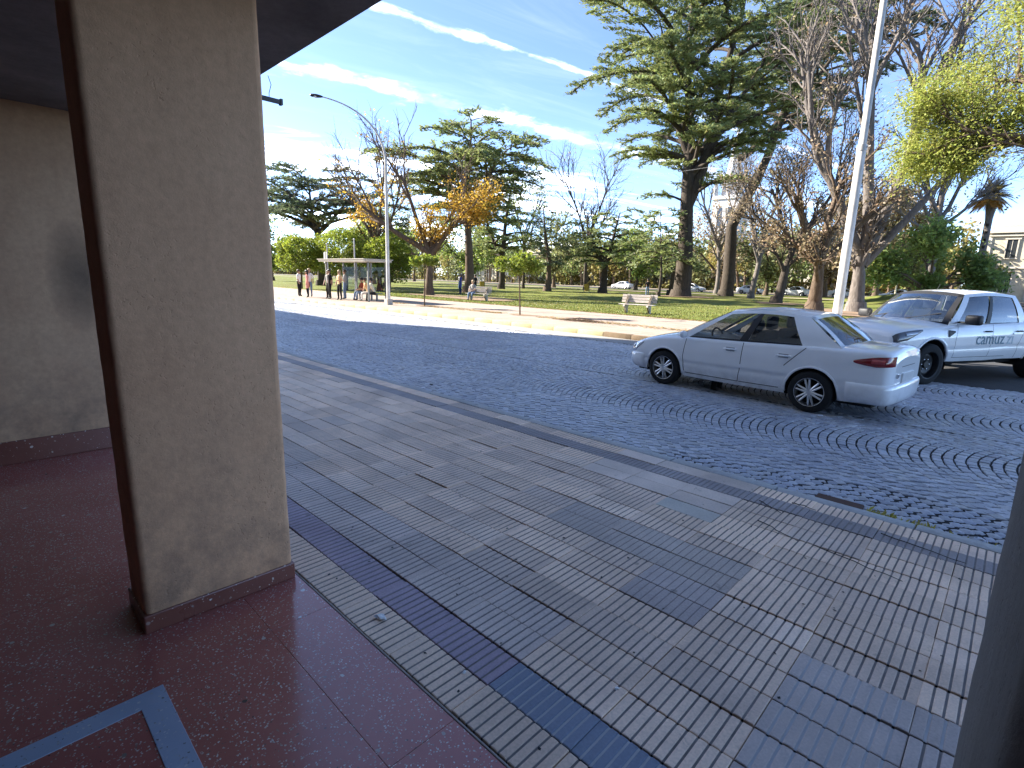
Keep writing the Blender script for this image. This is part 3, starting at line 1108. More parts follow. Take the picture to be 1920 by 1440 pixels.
tp = tag(empty('street_lamp', (-3.43, 15.5, 0)), 'thick white street lamp pole rising behind the parked white sedan', 'street lamp', 'street lamps on the far pavement')
g = G()
g.box((-.2, -.2, -.02), (.2, .2, .12), bev=.02)
g.build('base', CONC, tp)
g = G()
g.tube([(0, 0, .1), (0, 0, 4.85), (0, 0, 4.9), (0, 0, 9.6)], [.115, .098, .082, .066], 16)
g.build('pole', M_POLE_W, tp, smooth=60)
g = G()
g.tube([(0, 0, 4.80), (0, 0, 4.93)], [.112, .108], 16)
g.tube([(.09, -.03, 4.86), (.19, -.06, 4.88)], .014, 6)
g.build('clamp_band', M_GALV, tp, smooth=60)
arm = [(0, 0, 9.5), (-.05, -.06, 10.0), (-.3, -.33, 10.6), (-.8, -.88, 11.15), (-1.6, -1.75, 11.55)]
g = G()
g.tube(arm, [.066, .055, .05, .045, .04], 10)
g.build('arm', M_POLE_W, tp, smooth=60)
g = G()
p0 = np.array(arm[-1])
g.tube([p0 - d * .05, p0 + d * .08, p0 + d * .25, p0 + d * .50, p0 + d * .56], [.035, .065, .085, .07, .02], 10)
g.build('lamp_head', M_GALV, tp, smooth=60)

# overhead cable
g = G()
a, b = np.array((-38.6, 34.0, 9.3)), np.array((-8.4, 40.0, 10.6))
ts = np.linspace(0, 1, 40)
P = a + (b - a) * ts[:, None]
P[:, 2] -= 1.1 * 4 * ts * (1 - ts) * .6
g.tube(P, .009, 5)
tag(g.build('overhead_cable', flat('cable_grey', (.45, .44, .42), .5)), 'thin overhead cable crossing in front of the tall cedar', 'cable')

# benches
M_SLAT = flat('bench_slat_paint', (.52, .47, .43), 0.6, 0, .4, .15, 12)
def bench(loc, rz, label):
    b = tag(empty('park_bench', loc, rz), label, 'bench', 'park benches along the pavement')
    g = G()
    L = 1.75
    for k in range(3):
        gg = G()
        gg.box((-L / 2, -.22 + k * .145, .42), (L / 2, -.22 + k * .145 + .125, .455), bev=.008)
        gg.build('seat_slat', M_SLAT, b)
    for k in range(3):
        gg = G()
        y = .235 + k * .045
        z = .52 + k * .135
        gg.box((-L / 2, y, z), (L / 2, y + .03, z + .115), bev=.008)
        o = gg.build('back_slat', M_SLAT, b)
    for sx in (-.58, .58):
        gg = G()
        gg.prism([(-.30, .34), (-.26, .415), (.20, .415), (.33, .92), (.39, .92), (.26, .38), (.22, .0), (.06, .0), (.05, .26), (-.16, .30)], 'x', sx - .045, sx + .045)
        gg.build('leg', CONC, b)
    return b
bench((-13.55, 22.75, .01), R(12), 'empty pale slatted bench on the lawn edge in front of the big cedar')
bench((-26.3, 23.9, .01), R(20), 'pale slatted bench where a lone person sits near the yellow tree')

# bus shelter
M_SHROOF = flat('shelter_roof_paint', (.50, .46, .40), 0.55, 0, .4, .08, 2)
M_SHPOST = flat('shelter_post_paint', (.20, .20, .19), 0.5, 0.3)
sh = tag(empty('bus_shelter', (-29.3, 16.6, 0), 0), 'flat roofed bus shelter on slim posts with people waiting beneath', 'bus shelter')
g = G()
g.box((-2.7, -.95, 2.22), (2.7, .85, 2.34), bev=.02)
g.box((-2.76, -1.0, 2.34), (2.76, .9, 2.38))
g.build('roof', M_SHROOF, sh)
for x in (-2.45, -.85, .85, 2.45):
    g = G()
    g.box((x - .045, .55, 0), (x + .045, .64, 2.22))
    g.build('post', M_SHPOST, sh)
for x in (-2.45, 2.45):
    g = G()
    g.box((x - .045, -.60, 0), (x + .045, -.51, 2.22))
    g.build('post', M_SHPOST, sh)
for i in range(3):
    g = G()
    x0 = -2.40 + i * 1.7
    g.box((x0 + (.0 if i == 0 else .0), .585, .55), (x0 + 1.50, .597, 1.95))
    g.build('pane', make_glass('shelter_glass', (.82, .86, .86), 1.2, .05), sh)
g = G()
g.box((-.2, .05, .42), (2.3, .42, .47), bev=.01)
for x in (.1, 2.0):
    g.box((x, .18, 0), (x + .06, .28, .42))
g.build('seat', M_SHPOST, sh)
# slim street poles left of the shelter
M_SIGN = flat('sign_back', (.42, .42, .42), .45, .3)
def sign_post(loc, h, label, plate):
    s = tag(empty('sign_post', loc), label, 'sign post', 'slim posts by the bus stop')
    g = G()
    g.tube([(0, 0, 0), (0, 0, h)], [.045, .04], 8)
    g.build('pole', M_GALV, s, smooth=60)
    if plate:
        g = G()
        g.box((-.22, -.015, h - .75), (.22, .0, h - .08), bev=.006)
        g.build('plate', M_SIGN, s)
    else:
        g = G()
        g.ball((0, 0, h + .02), .06)
        g.build('cap', M_GALV, s, smooth=60)
    return s
sign_post((-32.9, 16.6, 0), 2.9, 'slim post with a small plate behind the group in white', True)
sign_post((-31.9, 18.1, 0), 3.7, 'tallest slim grey post just at the shelter roof end', False)
sign_post((-36.0, 18.3, 0), 3.5, 'slim grey post nearest the stucco pillar edge', False)

# park globe lamps
M_GLOBE = flat('globe_glass', (.75, .70, .52), 0.3)
M_LAMPPOST = flat('cream_post', (.50, .45, .32), 0.6)
def globe(loc, h, label):
    s = tag(empty('park_lamp', loc), label, 'park lamp', 'globe lamps in the park')
    g = G()
    g.lathe([(.22, 0), (.20, .35), (.12, .45), (.085, .7), (.07, h - .3), (.11, h - .25), (.12, h - .1), (.06, h - .05)], 'z', (0, 0, 0), 12)
    g.build('post', M_LAMPPOST, s, smooth=60)
    g = G()
    g.ball((0, 0, h + .16), .25)
    g.build('globe', M_GLOBE, s, smooth=180)
globe((-12.6, 66.0, .05), 4.7, 'cream globe park lamp just right of the thick white pole')
globe((-10.4, 70.5, .05), 4.2, 'smaller cream globe park lamp left of the leafy green shrub')
M_BIN = flat('bin_yellow', (.55, .36, .05), .5)
def bin_(loc, label):
    b = tag(empty('litter_bin', loc), label, 'litter bin', 'yellow park bins')
    g = G()
    g.lathe([(.02, .12), (.28, .12), (.33, .95), (.35, .98), (.30, .98), (.27, .3)], 'z', (0, 0, 0), 14)
    g.build('body', M_BIN, b, smooth=50)
    g = G()
    g.tube([(-.42, 0, 0), (-.42, 0, 1.1)], .03, 6)
    g.tube([(.42, 0, 0), (.42, 0, 1.1)], .03, 6)
    g.box((-.42, -.015, .72), (.42, .015, .76))
    g.build('stand', M_STEEL_D, b)
bin_((-47.9, 44.2, 0), 'yellow litter bin left of the dark leaning cedar trunk')
bin_((-39.6, 54.2, 0), 'yellow litter bin at the foot of the small cedar')
bin_((-29.5, 82.5, 0), 'yellow litter bin far back near the row of cars')

# ================================================================== VEHICLES
def paint(name, c):
    t = NT(name)
    f = t.noise(4, 4)
    t.set(color=t.ramp(f, [(0.3, tuple(x * .96 for x in c)), (0.7, c)]), rough=0.32, spec=0.5, coat=1.0, coatr=0.04)
    dust = t.noise(14, 6, 0.7)
    z = t.n('ShaderNodeSeparateXYZ')
    t.l(t.coord('Object'), z.inputs[0])
    road_dirt = t.math('MULTIPLY', t.range(z.outputs['Z'], 0.55, 0.22, 0.0, 0.4), t.range(t.noise(7, 7, 0.7), 0.35, 0.65))
    base = t.b.inputs['Base Color'].links[0].from_socket
    t.l(t.mix(road_dirt, base, (.30, .27, .235)), t.b.inputs['Base Color'])
    t.put(t.range(dust, 0.35, 0.7, 0.28, 0.46), t.b.inputs['Roughness'])
    return t.m
M_WHITE = paint('white_car_paint', (.92, .92, .925))
M_WHITE2 = paint('white_truck_paint', (.90, .90, .90))
M_TYRE = flat('tyre_rubber', (.018, .018, .019), .85, 0, .3, .2, 30, .2)
M_ALLOY = flat('alloy_rim', (.72, .71, .70), .30, .85)
M_BLKRIM = flat('black_steel_rim', (.02, .02, .022), .45, .3)
M_TRIM = flat('black_trim', (.018, .018, .02), .55)
M_GAP = flat('shut_line', (.02, .02, .02), .9)
M_DARKIN = flat('car_interior', (.028, .028, .03), .85)
M_WELL = flat('wheel_well', (.012, .012, .012), .95)
M_RED = flat('tail_lamp_red', (.24, .008, .012), .12, 0, .6, .2, 20, 0, 60, .8)
M_REDL = flat('tail_lamp_bright', (.45, .05, .05), .12, 0, .6, .2, 20, 0, 60, .8)
M_CLEAR = flat('headlamp_clear', (.50, .52, .55), .08, .55, .7)
M_CHROME = flat('chrome', (.65, .65, .66), .12, 1.0)
M_GLS = make_glass('car_glass_clear', (.40, .43, .44), 0.9)
M_GLD = make_glass('car_glass_tint', (.20, .22, .22), 1.2)
M_GLW = make_glass('truck_screen_glass', (.50, .55, .58), 3.2)
M_PLATE = flat('plate_white', (.6, .6, .6), .4)

class Shell:
    """lofted car body: stations along x, side and top sections"""
    def __init__(s, x, zb, zs, zt, w, tuck=.075, tumble=.045):
        s.x0, s.x1 = x[0], x[-1]
        s.ZB, s.ZS, s.ZT, s.W = (pchip(x, v) for v in (zb, zs, zt, w))
        s.tuck, s.tumble = tuck, tumble
    def side(s, x, z):
        zb, zs = s.ZB(x), s.ZS(x)
        q = np.clip((z - zb) / np.maximum(zs - zb, 1e-3), 0, 1)
        lo = np.maximum(0, .42 - q) / .42
        hi = np.maximum(0, q - .62) / .38
        return s.W(x) * (1 - s.tuck * lo ** 2 - s.tumble * hi ** 2) - .012 * np.exp(-((q - .36) / .05) ** 2)
    def body(s, arches, Rw, za, n=130, ns=26, nt=9):
        u = np.linspace(0, np.pi, n)
        lin = np.linspace(s.x0, s.x1, n)
        xs = (s.x0 + s.x1) / 2 - np.cos(u) * (s.x1 - s.x0) / 2
        xs = .45 * xs + .55 * lin
        rows = []
        for x in xs:
            zb, zs, zt = s.ZB(x), s.ZS(x), s.ZT(x)
            z = zb + (zs - zb) * np.linspace(0, 1, ns)
            y = s.side(x, z)
            yS = y[-1]
            k = np.linspace(0, 1, nt + 1)[1:]
            yt = yS * (1 - k)
            rr = .05
            ztp = zs + (zt - zs) * (1 - (yt / max(yS, 1e-3)) ** 2.6)
            rows.append(np.stack([np.full(ns + nt, x), np.concatenate([y, yt]), np.concatenate([z, ztp])], -1))
        P = np.array(rows)
        # soften the shoulder
        k = ns - 1
        P[:, k, 1] -= .010
        P[:, k, 2] -= .006
        inside = np.zeros(P.shape[:2], bool)
        for ax in arches:
            dx, dz = P[:, :ns, 0] - ax, P[:, :ns, 2] - za
            d = np.hypot(dx, dz)
            ins = d < Rw
            inside[:, :ns] |= ins
            sc = np.where(ins, Rw / np.maximum(d, 1e-3), 1)
            nx, nz = ax + dx * sc, za + dz * sc
            # stay within the sill line: low points slide along it
            P[:, :ns, 0] = np.where(ins, nx, P[:, :ns, 0])
            P[:, :ns, 2] = np.where(ins, nz, P[:, :ns, 2])
            P[:, :ns, 1] = np.where(ins, s.side(P[:, :ns, 0], P[:, :ns, 2]), P[:, :ns, 1])
        a, b = P.shape[:2]
        I, J = np.meshgrid(np.arange(a - 1), np.arange(b - 1), indexing='ij')
        drop = inside[I, J] & inside[I + 1, J] & inside[I + 1, J + 1] & inside[I, J + 1]
        I, J = I[~drop], J[~drop]
        F = np.stack([I * b + J, (I + 1) * b + J, (I + 1) * b + J + 1, I * b + J + 1], -1)
        g = G()
        V = P.reshape(-1, 3)
        g.add(V, F[:, ::-1])
        g.add(V * np.array([1, -1, 1]), F)
        for i, fl in ((0, False), (a - 1, True)):
            ring = np.vstack([P[i], (P[i] * np.array([1, -1, 1]))[::-1][1:]])
            c = ring.mean(0)
            m = len(ring)
            g.add(np.vstack([c, ring]), [(0, q + 1, (q + 1) % m + 1) if fl else (0, (q + 1) % m + 1, q + 1) for q in range(m)])
        return g
    def ribbon(s, g, pts, wdt, off=.003, m=0, sgn=1, n=14):
        """a strip lying on the car's side along (x, z) points"""
        pts = np.array(pts, float)
        t = np.concatenate([[0], np.cumsum(np.linalg.norm(np.diff(pts, axis=0), axis=1))])
        q = np.linspace(0, t[-1], n)
        X, Z = np.interp(q, t, pts[:, 0]), np.interp(q, t, pts[:, 1])
        dx, dz = np.gradient(X), np.gradient(Z)
        L = np.hypot(dx, dz) + 1e-9
        wv = np.interp(q, np.linspace(0, t[-1], len(np.atleast_1d(wdt))), np.atleast_1d(wdt)) if np.ndim(wdt) else np.full(n, wdt)
        rows = []
        for k in np.linspace(-1, 1, 4):
            x, z = X - dz / L * wv / 2 * k, Z + dx / L * wv / 2 * k
            rows.append(np.stack([x, sgn * (s.side(x, z) + off), z], -1))
        g.grid(np.array(rows), m=m, flip=(sgn < 0))
    def patch(s, g, xs, zlo, zhi, off=.004, m=0, sgn=1, nz=7):
        """a panel lying on the car's side between two height curves"""
        xs = np.asarray(xs, float)
        rows = []
        for k in np.linspace(0, 1, nz):
            z = np.asarray(zlo) + (np.asarray(zhi) - np.asarray(zlo)) * k
            bul = off * (1 + .8 * math.sin(math.pi * k))
            rows.append(np.stack([xs, sgn * (s.side(xs, z) + bul), z], -1))
        g.grid(np.array(rows), m=m, flip=(sgn > 0))

def wheel(par, x, y, r, wdt, style, sgn):
    """tyre with rim and spokes, outer face towards sgn*y"""
    w = G()
    h = wdt / 2
    prof = [(r * .62, -h), (r * .80, -h * 1.02), (r * .93, -h * .98), (r * .985, -h * .78), (r, -h * .45), (r, h * .45), (r * .985, h * .78), (r * .93, h * .98), (r * .80, h * 1.02), (r * .62, h)]
    w.lathe([(a, b) for a, b in prof], 'y', (0, 0, 0), 36)
    root = w.build('wheel', M_TYRE, par, smooth=50, loc=(x, y, r))
    o = h * sgn
    g = G()
    mat = M_ALLOY if style == 'alloy' else M_BLKRIM
    g.lathe([(r * .655, o * .98), (r * .63, o * .80), (r * .60, o * .35), (r * .60, -o * .6)], 'y', (0, 0, 0), 36)
    g.lathe([(r * .66, o * .96), (r * .675, o * 1.03), (r * .65, o * 1.0)], 'y', (0, 0, 0), 36)
    g.build('rim', mat, root, smooth=50)
    g = G()
    g.lathe([(.001, o * .12), (r * .61, o * .12)], 'y', (0, 0, 0), 24)
    g.build('brake_disc', M_WELL, root)
    g = G()
    if style == 'alloy':
        for k in range(6):
            a = k * math.pi / 3 + .3
            ca, sa = math.cos(a), math.sin(a)
            for s_ in (-1, 1):
                p0 = np.array((ca * r * .10 - sa * .010 * s_, o * .80, sa * r * .10 + ca * .010 * s_))
                p1 = np.array((ca * r * .63 - sa * .030 * s_, o * .86, sa * r * .63 + ca * .030 * s_))
                g.tube([p0, (p0 + p1) / 2 + np.array((0, o * .05, 0)), p1], [.020, .015, .014], 6)
        g.lathe([(.001, o * .95), (r * .13, o * .92), (r * .17, o * .6)], 'y', (0, 0, 0), 18)
    else:
        g.lathe([(.001, o * .55), (r * .16, o * .55), (r * .20, o * .30), (r * .34, o * .28), (r * .40, o * .42), (r * .50, o * .36), (r * .61, o * .15)], 'y', (0, 0, 0), 30)
        for k in range(6):
            a = k * math.pi / 3
            g.ball((math.cos(a) * r * .26, o * .34, math.sin(a) * r * .26), .016, m=1, seg=8, rings=6)
    g.build('spokes' if style == 'alloy' else 'rim_disc', [mat, M_CHROME], root, smooth=50)
    return root

def bilin(c, u, v):
    c = np.asarray(c, float)
    u, v = np.asarray(u)[..., None], np.asarray(v)[..., None]
    return c[0] * (1 - u) * (1 - v) + c[1] * u * (1 - v) + c[2] * u * v + c[3] * (1 - u) * v

def cabin(par, S, cfg, body_m, pillar_m):
    """side glass, pillars, windscreens and roof over the lower body"""
    for sgn in (1, -1):
        A, Bt, Ct, Dd = cfg['side']           # belt front, belt rear, roof rear, roof front (x, y, z)
        c = [np.array(p) * np.array([1, sgn, 1]) for p in (A, Bt, Ct, Dd)]
        def pt(u, v):
            q = bilin(c, u, v)
            q[..., 1] += sgn * (.030 * np.sin(np.pi * v) + .022 * np.sin(np.pi * u) * (1 - .3 * v))
            q[..., 2] += (cfg.get('arch', .03) * np.sin(np.pi * u) * v)
            return q
        ub, vb = cfg['u'], cfg['v']
        for i in range(len(ub) - 1):
            kind = cfg['kinds'][i]
            u0, u1 = ub[i], ub[i + 1]
            for j in range(len(vb) - 1):
                v0, v1 = vb[j], vb[j + 1]
                uu, vv = np.meshgrid(np.linspace(u0, u1, 9), np.linspace(v0, v1, 7), indexing='ij')
                P = pt(uu, vv)
                g = G()
                if kind == 'glass' and j == 1:
                    P[..., 1] -= sgn * .012
                    g.grid(P, flip=(sgn > 0))
                    g.build('side_window', cfg['glass'][i], par, smooth=180)
                else:
                    g.grid(P, flip=(sgn > 0))
                    mm = body_m if (kind == 'body' or j == 2) else pillar_m
                    nm = 'window_frame' if kind == 'glass' else 'pillar'
                    g.build(nm, mm, par, smooth=180)
    A, Bt, Ct, Dd = [np.array(p) for p in cfg['side']]
    fl = np.array([1, -1, 1])
    # roof
    n = 15
    rows = []
    for u in np.linspace(0, 1, 15):
        e = Dd + (Ct - Dd) * u
        e = e + np.array([0, .022 * math.sin(math.pi * u) * .7, cfg.get('arch', .03) * math.sin(math.pi * u)])
        r = []
        for t in np.linspace(-1, 1, n):
            z = e[2] + cfg['crown'] * (1 - abs(t) ** 2.4)
            x = e[0] + (cfg['rfx'] * (1 - t * t) * (1 - u) - cfg['rrx'] * (1 - t * t) * u)
            r.append((x, e[1] * t, z))
        rows.append(r)
    g = G()
    g.grid(np.array(rows), flip=False)
    g.build('roof', body_m, par, smooth=60)
    # windscreen, back window
    for nm, lo, hi, bx, tx, mt, fm in (('windscreen', A, Dd, cfg['wsx'], cfg['rfx'], cfg['ws'], 1), ('rear_window', Bt, Ct, -cfg['rwx'], -cfg['rrx'], cfg['rw'], 0)):
        rows, rows_in = [], []
        for v in np.linspace(0, 1, 11):
            e = lo + (hi - lo) * v
            r = []
            for t in np.linspace(-1, 1, 17):
                bul = (bx + (tx - bx) * v) * (1 - t * t)
                z = e[2] + cfg['crown'] * (1 - abs(t) ** 2.4) * v
                r.append((e[0] + bul + (.018 if fm else -.018) * math.sin(math.pi * v), e[1] * t, z + .012 * math.sin(math.pi * v)))
            rows.append(r)
        P = np.array(rows)
        # glass well inside a painted / black border
        g = G()
        g.grid(P[1:-1, 1:-1], flip=not fm)
        g.build(nm, mt, par, smooth=180)
        g = G()
        for sl_ in (P[:2], P[-2:]):
            g.grid(sl_, flip=not fm)
        g.grid(P[:, :2], flip=not fm)
        g.grid(P[:, -2:], flip=not fm)
        g.build('screen_surround', body_m if not fm else pillar_m, par, smooth=180)

def seat(par, x, y, z0=.22, hb=.62, mat=None):
    g = G()
    g.box((x - .26, y - .24, z0), (x + .26, y + .24, z0 + .24), bev=.06)
    g.prism([(x - .20, z0 + .2), (x - .34, z0 + .2), (x - .50, z0 + .2 + hb), (x - .38, z0 + .22 + hb)], 'y', y - .23, y + .23)
    g.box((x - .52, y - .12, z0 + .24 + hb), (x - .42, y + .12, z0 + .24 + hb + .20), bev=.03)
    return g.build('seat', mat or M_DARKIN, par, smooth=40)

def well(par, x, r, y0, y1, sgn, za):
    g = G()
    a = np.linspace(-.25, math.pi + .25, 24)
    P = np.array([[(x + r * math.cos(t), sgn * y, za + r * math.sin(t)) for y in (y0, y1)] for t in a])
    g.grid(P)
    g.add([(x, sgn * y0, za)] + [(x + r * math.cos(t), sgn * y0, za + r * math.sin(t)) for t in a], [(0, i + 1, i + 2) for i in range(len(a) - 1)])
    return g.build('wheel_arch', M_WELL, par)

def arch_lip(par, S, x, r, za, sgn, mat, rad=.017):
    g = G()
    a = np.linspace(-.12, math.pi + .12, 30)
    X, Z = x + r * np.cos(a), za + r * np.sin(a)
    Z = np.maximum(Z, S.ZB(X))
    P = np.stack([X, sgn * (S.side(X, Z) - .002), Z], -1)
    g.tube(P, rad, 7)
    return g.build('arch_lip', mat, par, smooth=180)

def bumper(par, S, x_in, x_end, prof, mat):
    """moulded bumper skin wrapping one end of the body"""
    x = x_in + (x_end - x_in) * np.sin(np.linspace(0, np.pi / 2, 18))
    g = G()
    rows = []
    dirx = 1 if x_end > x_in else -1
    for z, off in prof:
        y = S.side(x, np.full(len(x), z))
        left = np.stack([x, y], -1)
        yy = np.linspace(y[-1], -y[-1], 14)[1:-1]
        mid = np.stack([np.full(12, x_end) + dirx * .02 * (1 - (yy / y[-1]) ** 2), yy], -1)
        C = np.vstack([left, mid, left[::-1] * np.array([1, -1])])
        t = np.gradient(C, axis=0)
        n = np.stack([t[:, 1], -t[:, 0]], -1) * (-dirx)
        n /= np.linalg.norm(n, axis=1, keepdims=True) + 1e-9
        k = np.ones(len(C))
        k[0] = k[-1] = 0.1
        C = C + n * (off * k)[:, None]
        rows.append(np.column_stack([C, np.full(len(C), z)]))
    g.grid(np.array(rows))
    return g.build('bumper', mat, par, smooth=60)

# ---- the white sedan
def sedan():
    car = empty('sedan_car', (-3.02, 8.82, ROAD_Z + .024), R(174.3))
    car.scale = (.98, .98, .98)
    xs = [-2.08, -2.05, -1.98, -1.82, -1.5, -1.18, -.8, 0, .7, 1.0, 1.25, 1.55, 1.78, 1.92, 1.985, 2.01]
    zb = [.36, .30, .265, .25, .235, .225, .215, .21, .21, .215, .22, .225, .225, .24, .28, .36]
    zs = [.80, .885, .925, .935, .93, .925, .915, .885, .86, .845, .82, .765, .70, .63, .58, .52]
    zt = [.86, .955, .99, 1.0, 1.0, .975, .94, .91, .925, .925, .89, .825, .755, .68, .62, .56]
    w = [.56, .69, .755, .79, .815, .825, .83, .832, .83, .828, .825, .805, .765, .70, .61, .48]
    S = Shell(xs, zb, zs, zt, w)
    RW, ZA = .345, .295
    FX, RX = 1.19, -1.18
    S.body((FX, RX), RW, ZA).build('body', M_WHITE, car, smooth=35)
    g = G()
    g.box((-1.9, -.66, .19), (1.8, .66, .24))
    g.build('underbody', M_WELL, car)
    cfg = dict(side=[(1.02, .742, .845), (-1.50, .735, .925), (-.98, .560, 1.315), (.20, .555, 1.310)],
               u=[0, .085, .43, .485, .80, 1], v=[0, .07, .90, 1], kinds=['body', 'glass', 'pillar', 'glass', 'body'],
               glass=[None, M_GLS, None, M_GLD, None], arch=.055, crown=.045, rfx=.06, rrx=.05, wsx=.20, rwx=.12, ws=M_GLS, rw=M_GLD)
    cabin(car, S, cfg, M_WHITE, M_TRIM)
    for x in (FX, RX):
        for sg in (1, -1):
            well(car, x, RW, .42, .80, sg, ZA)
            arch_lip(car, S, x, RW + .006, ZA, sg, M_WHITE)
            wheel(car, x, sg * .735, .295, .185, 'alloy', sg)
    for sg in (1, -1):
        # shut lines
        for pts in ([(.80, .30), (.83, .55), (.80, .84)], [(-.13, .27), (-.16, .5), (-.17, .88)], [(-.80, .62), (-.92, .75), (-1.06, .90)], [(-.13, .275), (.78, .275)], [(-.15, .275), (-.75, .285)]):
            g = G()
            S.ribbon(g, pts, .010, .0015, 0, sg)
            g.build('shut_line', M_GAP, car)
        g = G()
        S.ribbon(g, [(.77, .505), (-.10, .52), (-.80, .535)], .06, .017, 0, sg, 24)
        g.build('side_molding', M_WHITE, car, smooth=50)
        g = G()
        S.ribbon(g, [(.80, .235), (0, .235), (-.80, .245)], .05, .010, 0, sg, 20)
        g.build('sill', M_WHITE, car, smooth=50)
        for hx in (.02, -.78):
            hz = .755
            y = float(S.side(hx, hz))
            g = G()
            g.tube([(hx + .10, sg * (y + .004), hz), (hx + .07, sg * (y + .026), hz + .004), (hx - .06, sg * (y + .026), hz + .006), (hx - .10, sg * (y + .004), hz + .004)], .013, 7)
            hh = g.build('door_handle', M_WHITE, car, smooth=60)
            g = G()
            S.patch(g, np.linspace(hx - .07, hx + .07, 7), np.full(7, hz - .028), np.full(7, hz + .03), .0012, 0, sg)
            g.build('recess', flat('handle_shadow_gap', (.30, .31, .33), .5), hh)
        # mirrors
        g = G()
        g.ball((.80, sg * .905, .915), .085, sq=(.62, 1.05, .72))
        g.box((.77, sg * .905 - .12 if sg > 0 else sg * .905 + .04, .86), (.83, sg * .905 - .04 if sg > 0 else sg * .905 + .12, .90), bev=.01)
        g.build('side_mirror', M_WHITE if sg > 0 else M_TRIM, car, smooth=60)
        # tail lamps wrap the corner
        x = np.linspace(-1.66, -2.075, 22)
        k = (x + 1.66) / (-.415)
        mid = .80 + .035 * k
        hgt = .012 + .062 * np.minimum(1, k * 1.6) ** .7
        g = G()
        S.patch(g, x, mid - hgt, mid + hgt * .75, .008, 0, sg)
        tl = g.build('tail_lamp', M_RED, car, smooth=60)
        x = np.linspace(-1.86, -2.0, 9)
        g = G()
        S.patch(g, x, np.full(9, .79), np.full(9, .845), .015, 0, sg)
        g.build('reflector', M_REDL, tl, smooth=60)
        # head lamps
        x = np.linspace(1.66, 1.985, 16)
        k = (x - 1.66) / .325
        top = S.ZS(x) - .012
        g = G()
        S.patch(g, x, top - .05 - .09 * np.minimum(1, k * 2), top, .006, 0, sg)
        hl = g.build('headlamp', M_CLEAR, car, smooth=60)
        g = G()
        g.ball((1.86, sg * .70, .60), .05)
        g.build('bulb_housing', M_CHROME, hl, smooth=60)
        g = G()
        S.ribbon(g, [(1.86, .36), (1.985, .37)], .06, .004, 0, sg)
        g.build('fog_grille', M_TRIM, car)
        g = G()
        S.ribbon(g, [(-1.70, .47), (-2.05, .485)], .028, .007, 0, sg)
        g.build('bumper_strip', M_WHITE, car, smooth=50)
        g = G()
        S.patch(g, np.linspace(-1.30, -1.46, 9), np.full(9, .74), np.full(9, .86), .0012, 0, sg)
        if sg < 0:
            g.build('fuel_flap', M_WHITE, car)
    bumper(car, S, -1.60, -2.08, [(.235, -.05), (.25, .004), (.285, .026), (.34, .034), (.45, .038), (.495, .034), (.515, .018), (.52, -.012)], M_WHITE)
    bumper(car, S, 1.62, 2.01, [(.215, -.05), (.235, .004), (.27, .020), (.34, .026), (.46, .022), (.49, .008), (.50, -.012)], M_WHITE)
    # rear: boot line, plate, badge, bumper vent
    g = G()
    g.box((-2.098, -.26, .52), (-2.072, .26, .65), bev=.006)
    g.build('number_plate', M_PLATE, car)
    g = G()
    P = np.array([[(-2.083 + .03 * abs(t) ** 3, .66 * t, z) for t in np.linspace(-1, 1, 15)] for z in (.735, .742)])
    g.grid(P)
    g.build('boot_line', M_GAP, car)
    g = G()
    g.box((-2.10, .44, .60), (-2.07, .50, .66), bev=.004)
    g.build('badge', M_CHROME, car)
    g = G()
    P = np.array([[(1.99 - .05 * abs(t) ** 2.5, .42 * t, z) for t in np.linspace(-1, 1, 13)] for z in (.30, .42)]) + np.array([.03, 0, 0])
    g.grid(P)
    g.build('grille', M_TRIM, car)
    g = G()
    g.tube([(-.62, .02, 1.385), (-.75, .02, 1.50)], [.006, .003], 5)
    g.build('aerial', M_TRIM, car)
    # inside
    for y in (.36, -.36):
        seat(car, .10, y)
    g = G()
    g.box((-.95, -.58, .22), (-.42, .58, .46), bev=.05)
    g.prism([(-.88, .42), (-1.0, .42), (-1.16, .94), (-1.06, .96)], 'y', -.58, .58)
    for y in (-.34, .34):
        g.box((-1.16, y - .11, .93), (-1.08, y + .11, 1.10), bev=.03)
    g.build('rear_seat', M_DARKIN, car, smooth=40)
    g = G()
    g.box((.52, -.64, .55), (.92, .64, .83), bev=.06)
    g.build('dashboard', M_DARKIN, car, smooth=40)
    g = G()
    a = np.linspace(0, 2 * np.pi, 21)
    P = np.stack([.48 + .06 * np.sin(a), .36 + .18 * np.cos(a), .85 + .17 * np.sin(a)], -1)
    g.tube(P, .014, 6, cap=False)
    g.tube([(.48, .36, .85), (.62, .36, .74)], .02, 6)
    g.tube([(.48, .20, .85), (.48, .52, .85)], .012, 5)
    g.build('steering_wheel', M_DARKIN, car, smooth=60)
    return car
SEDAN = tag(sedan(), 'white four-door sedan stopped on the cobbles, alloy wheels and red tail lamp', 'car')

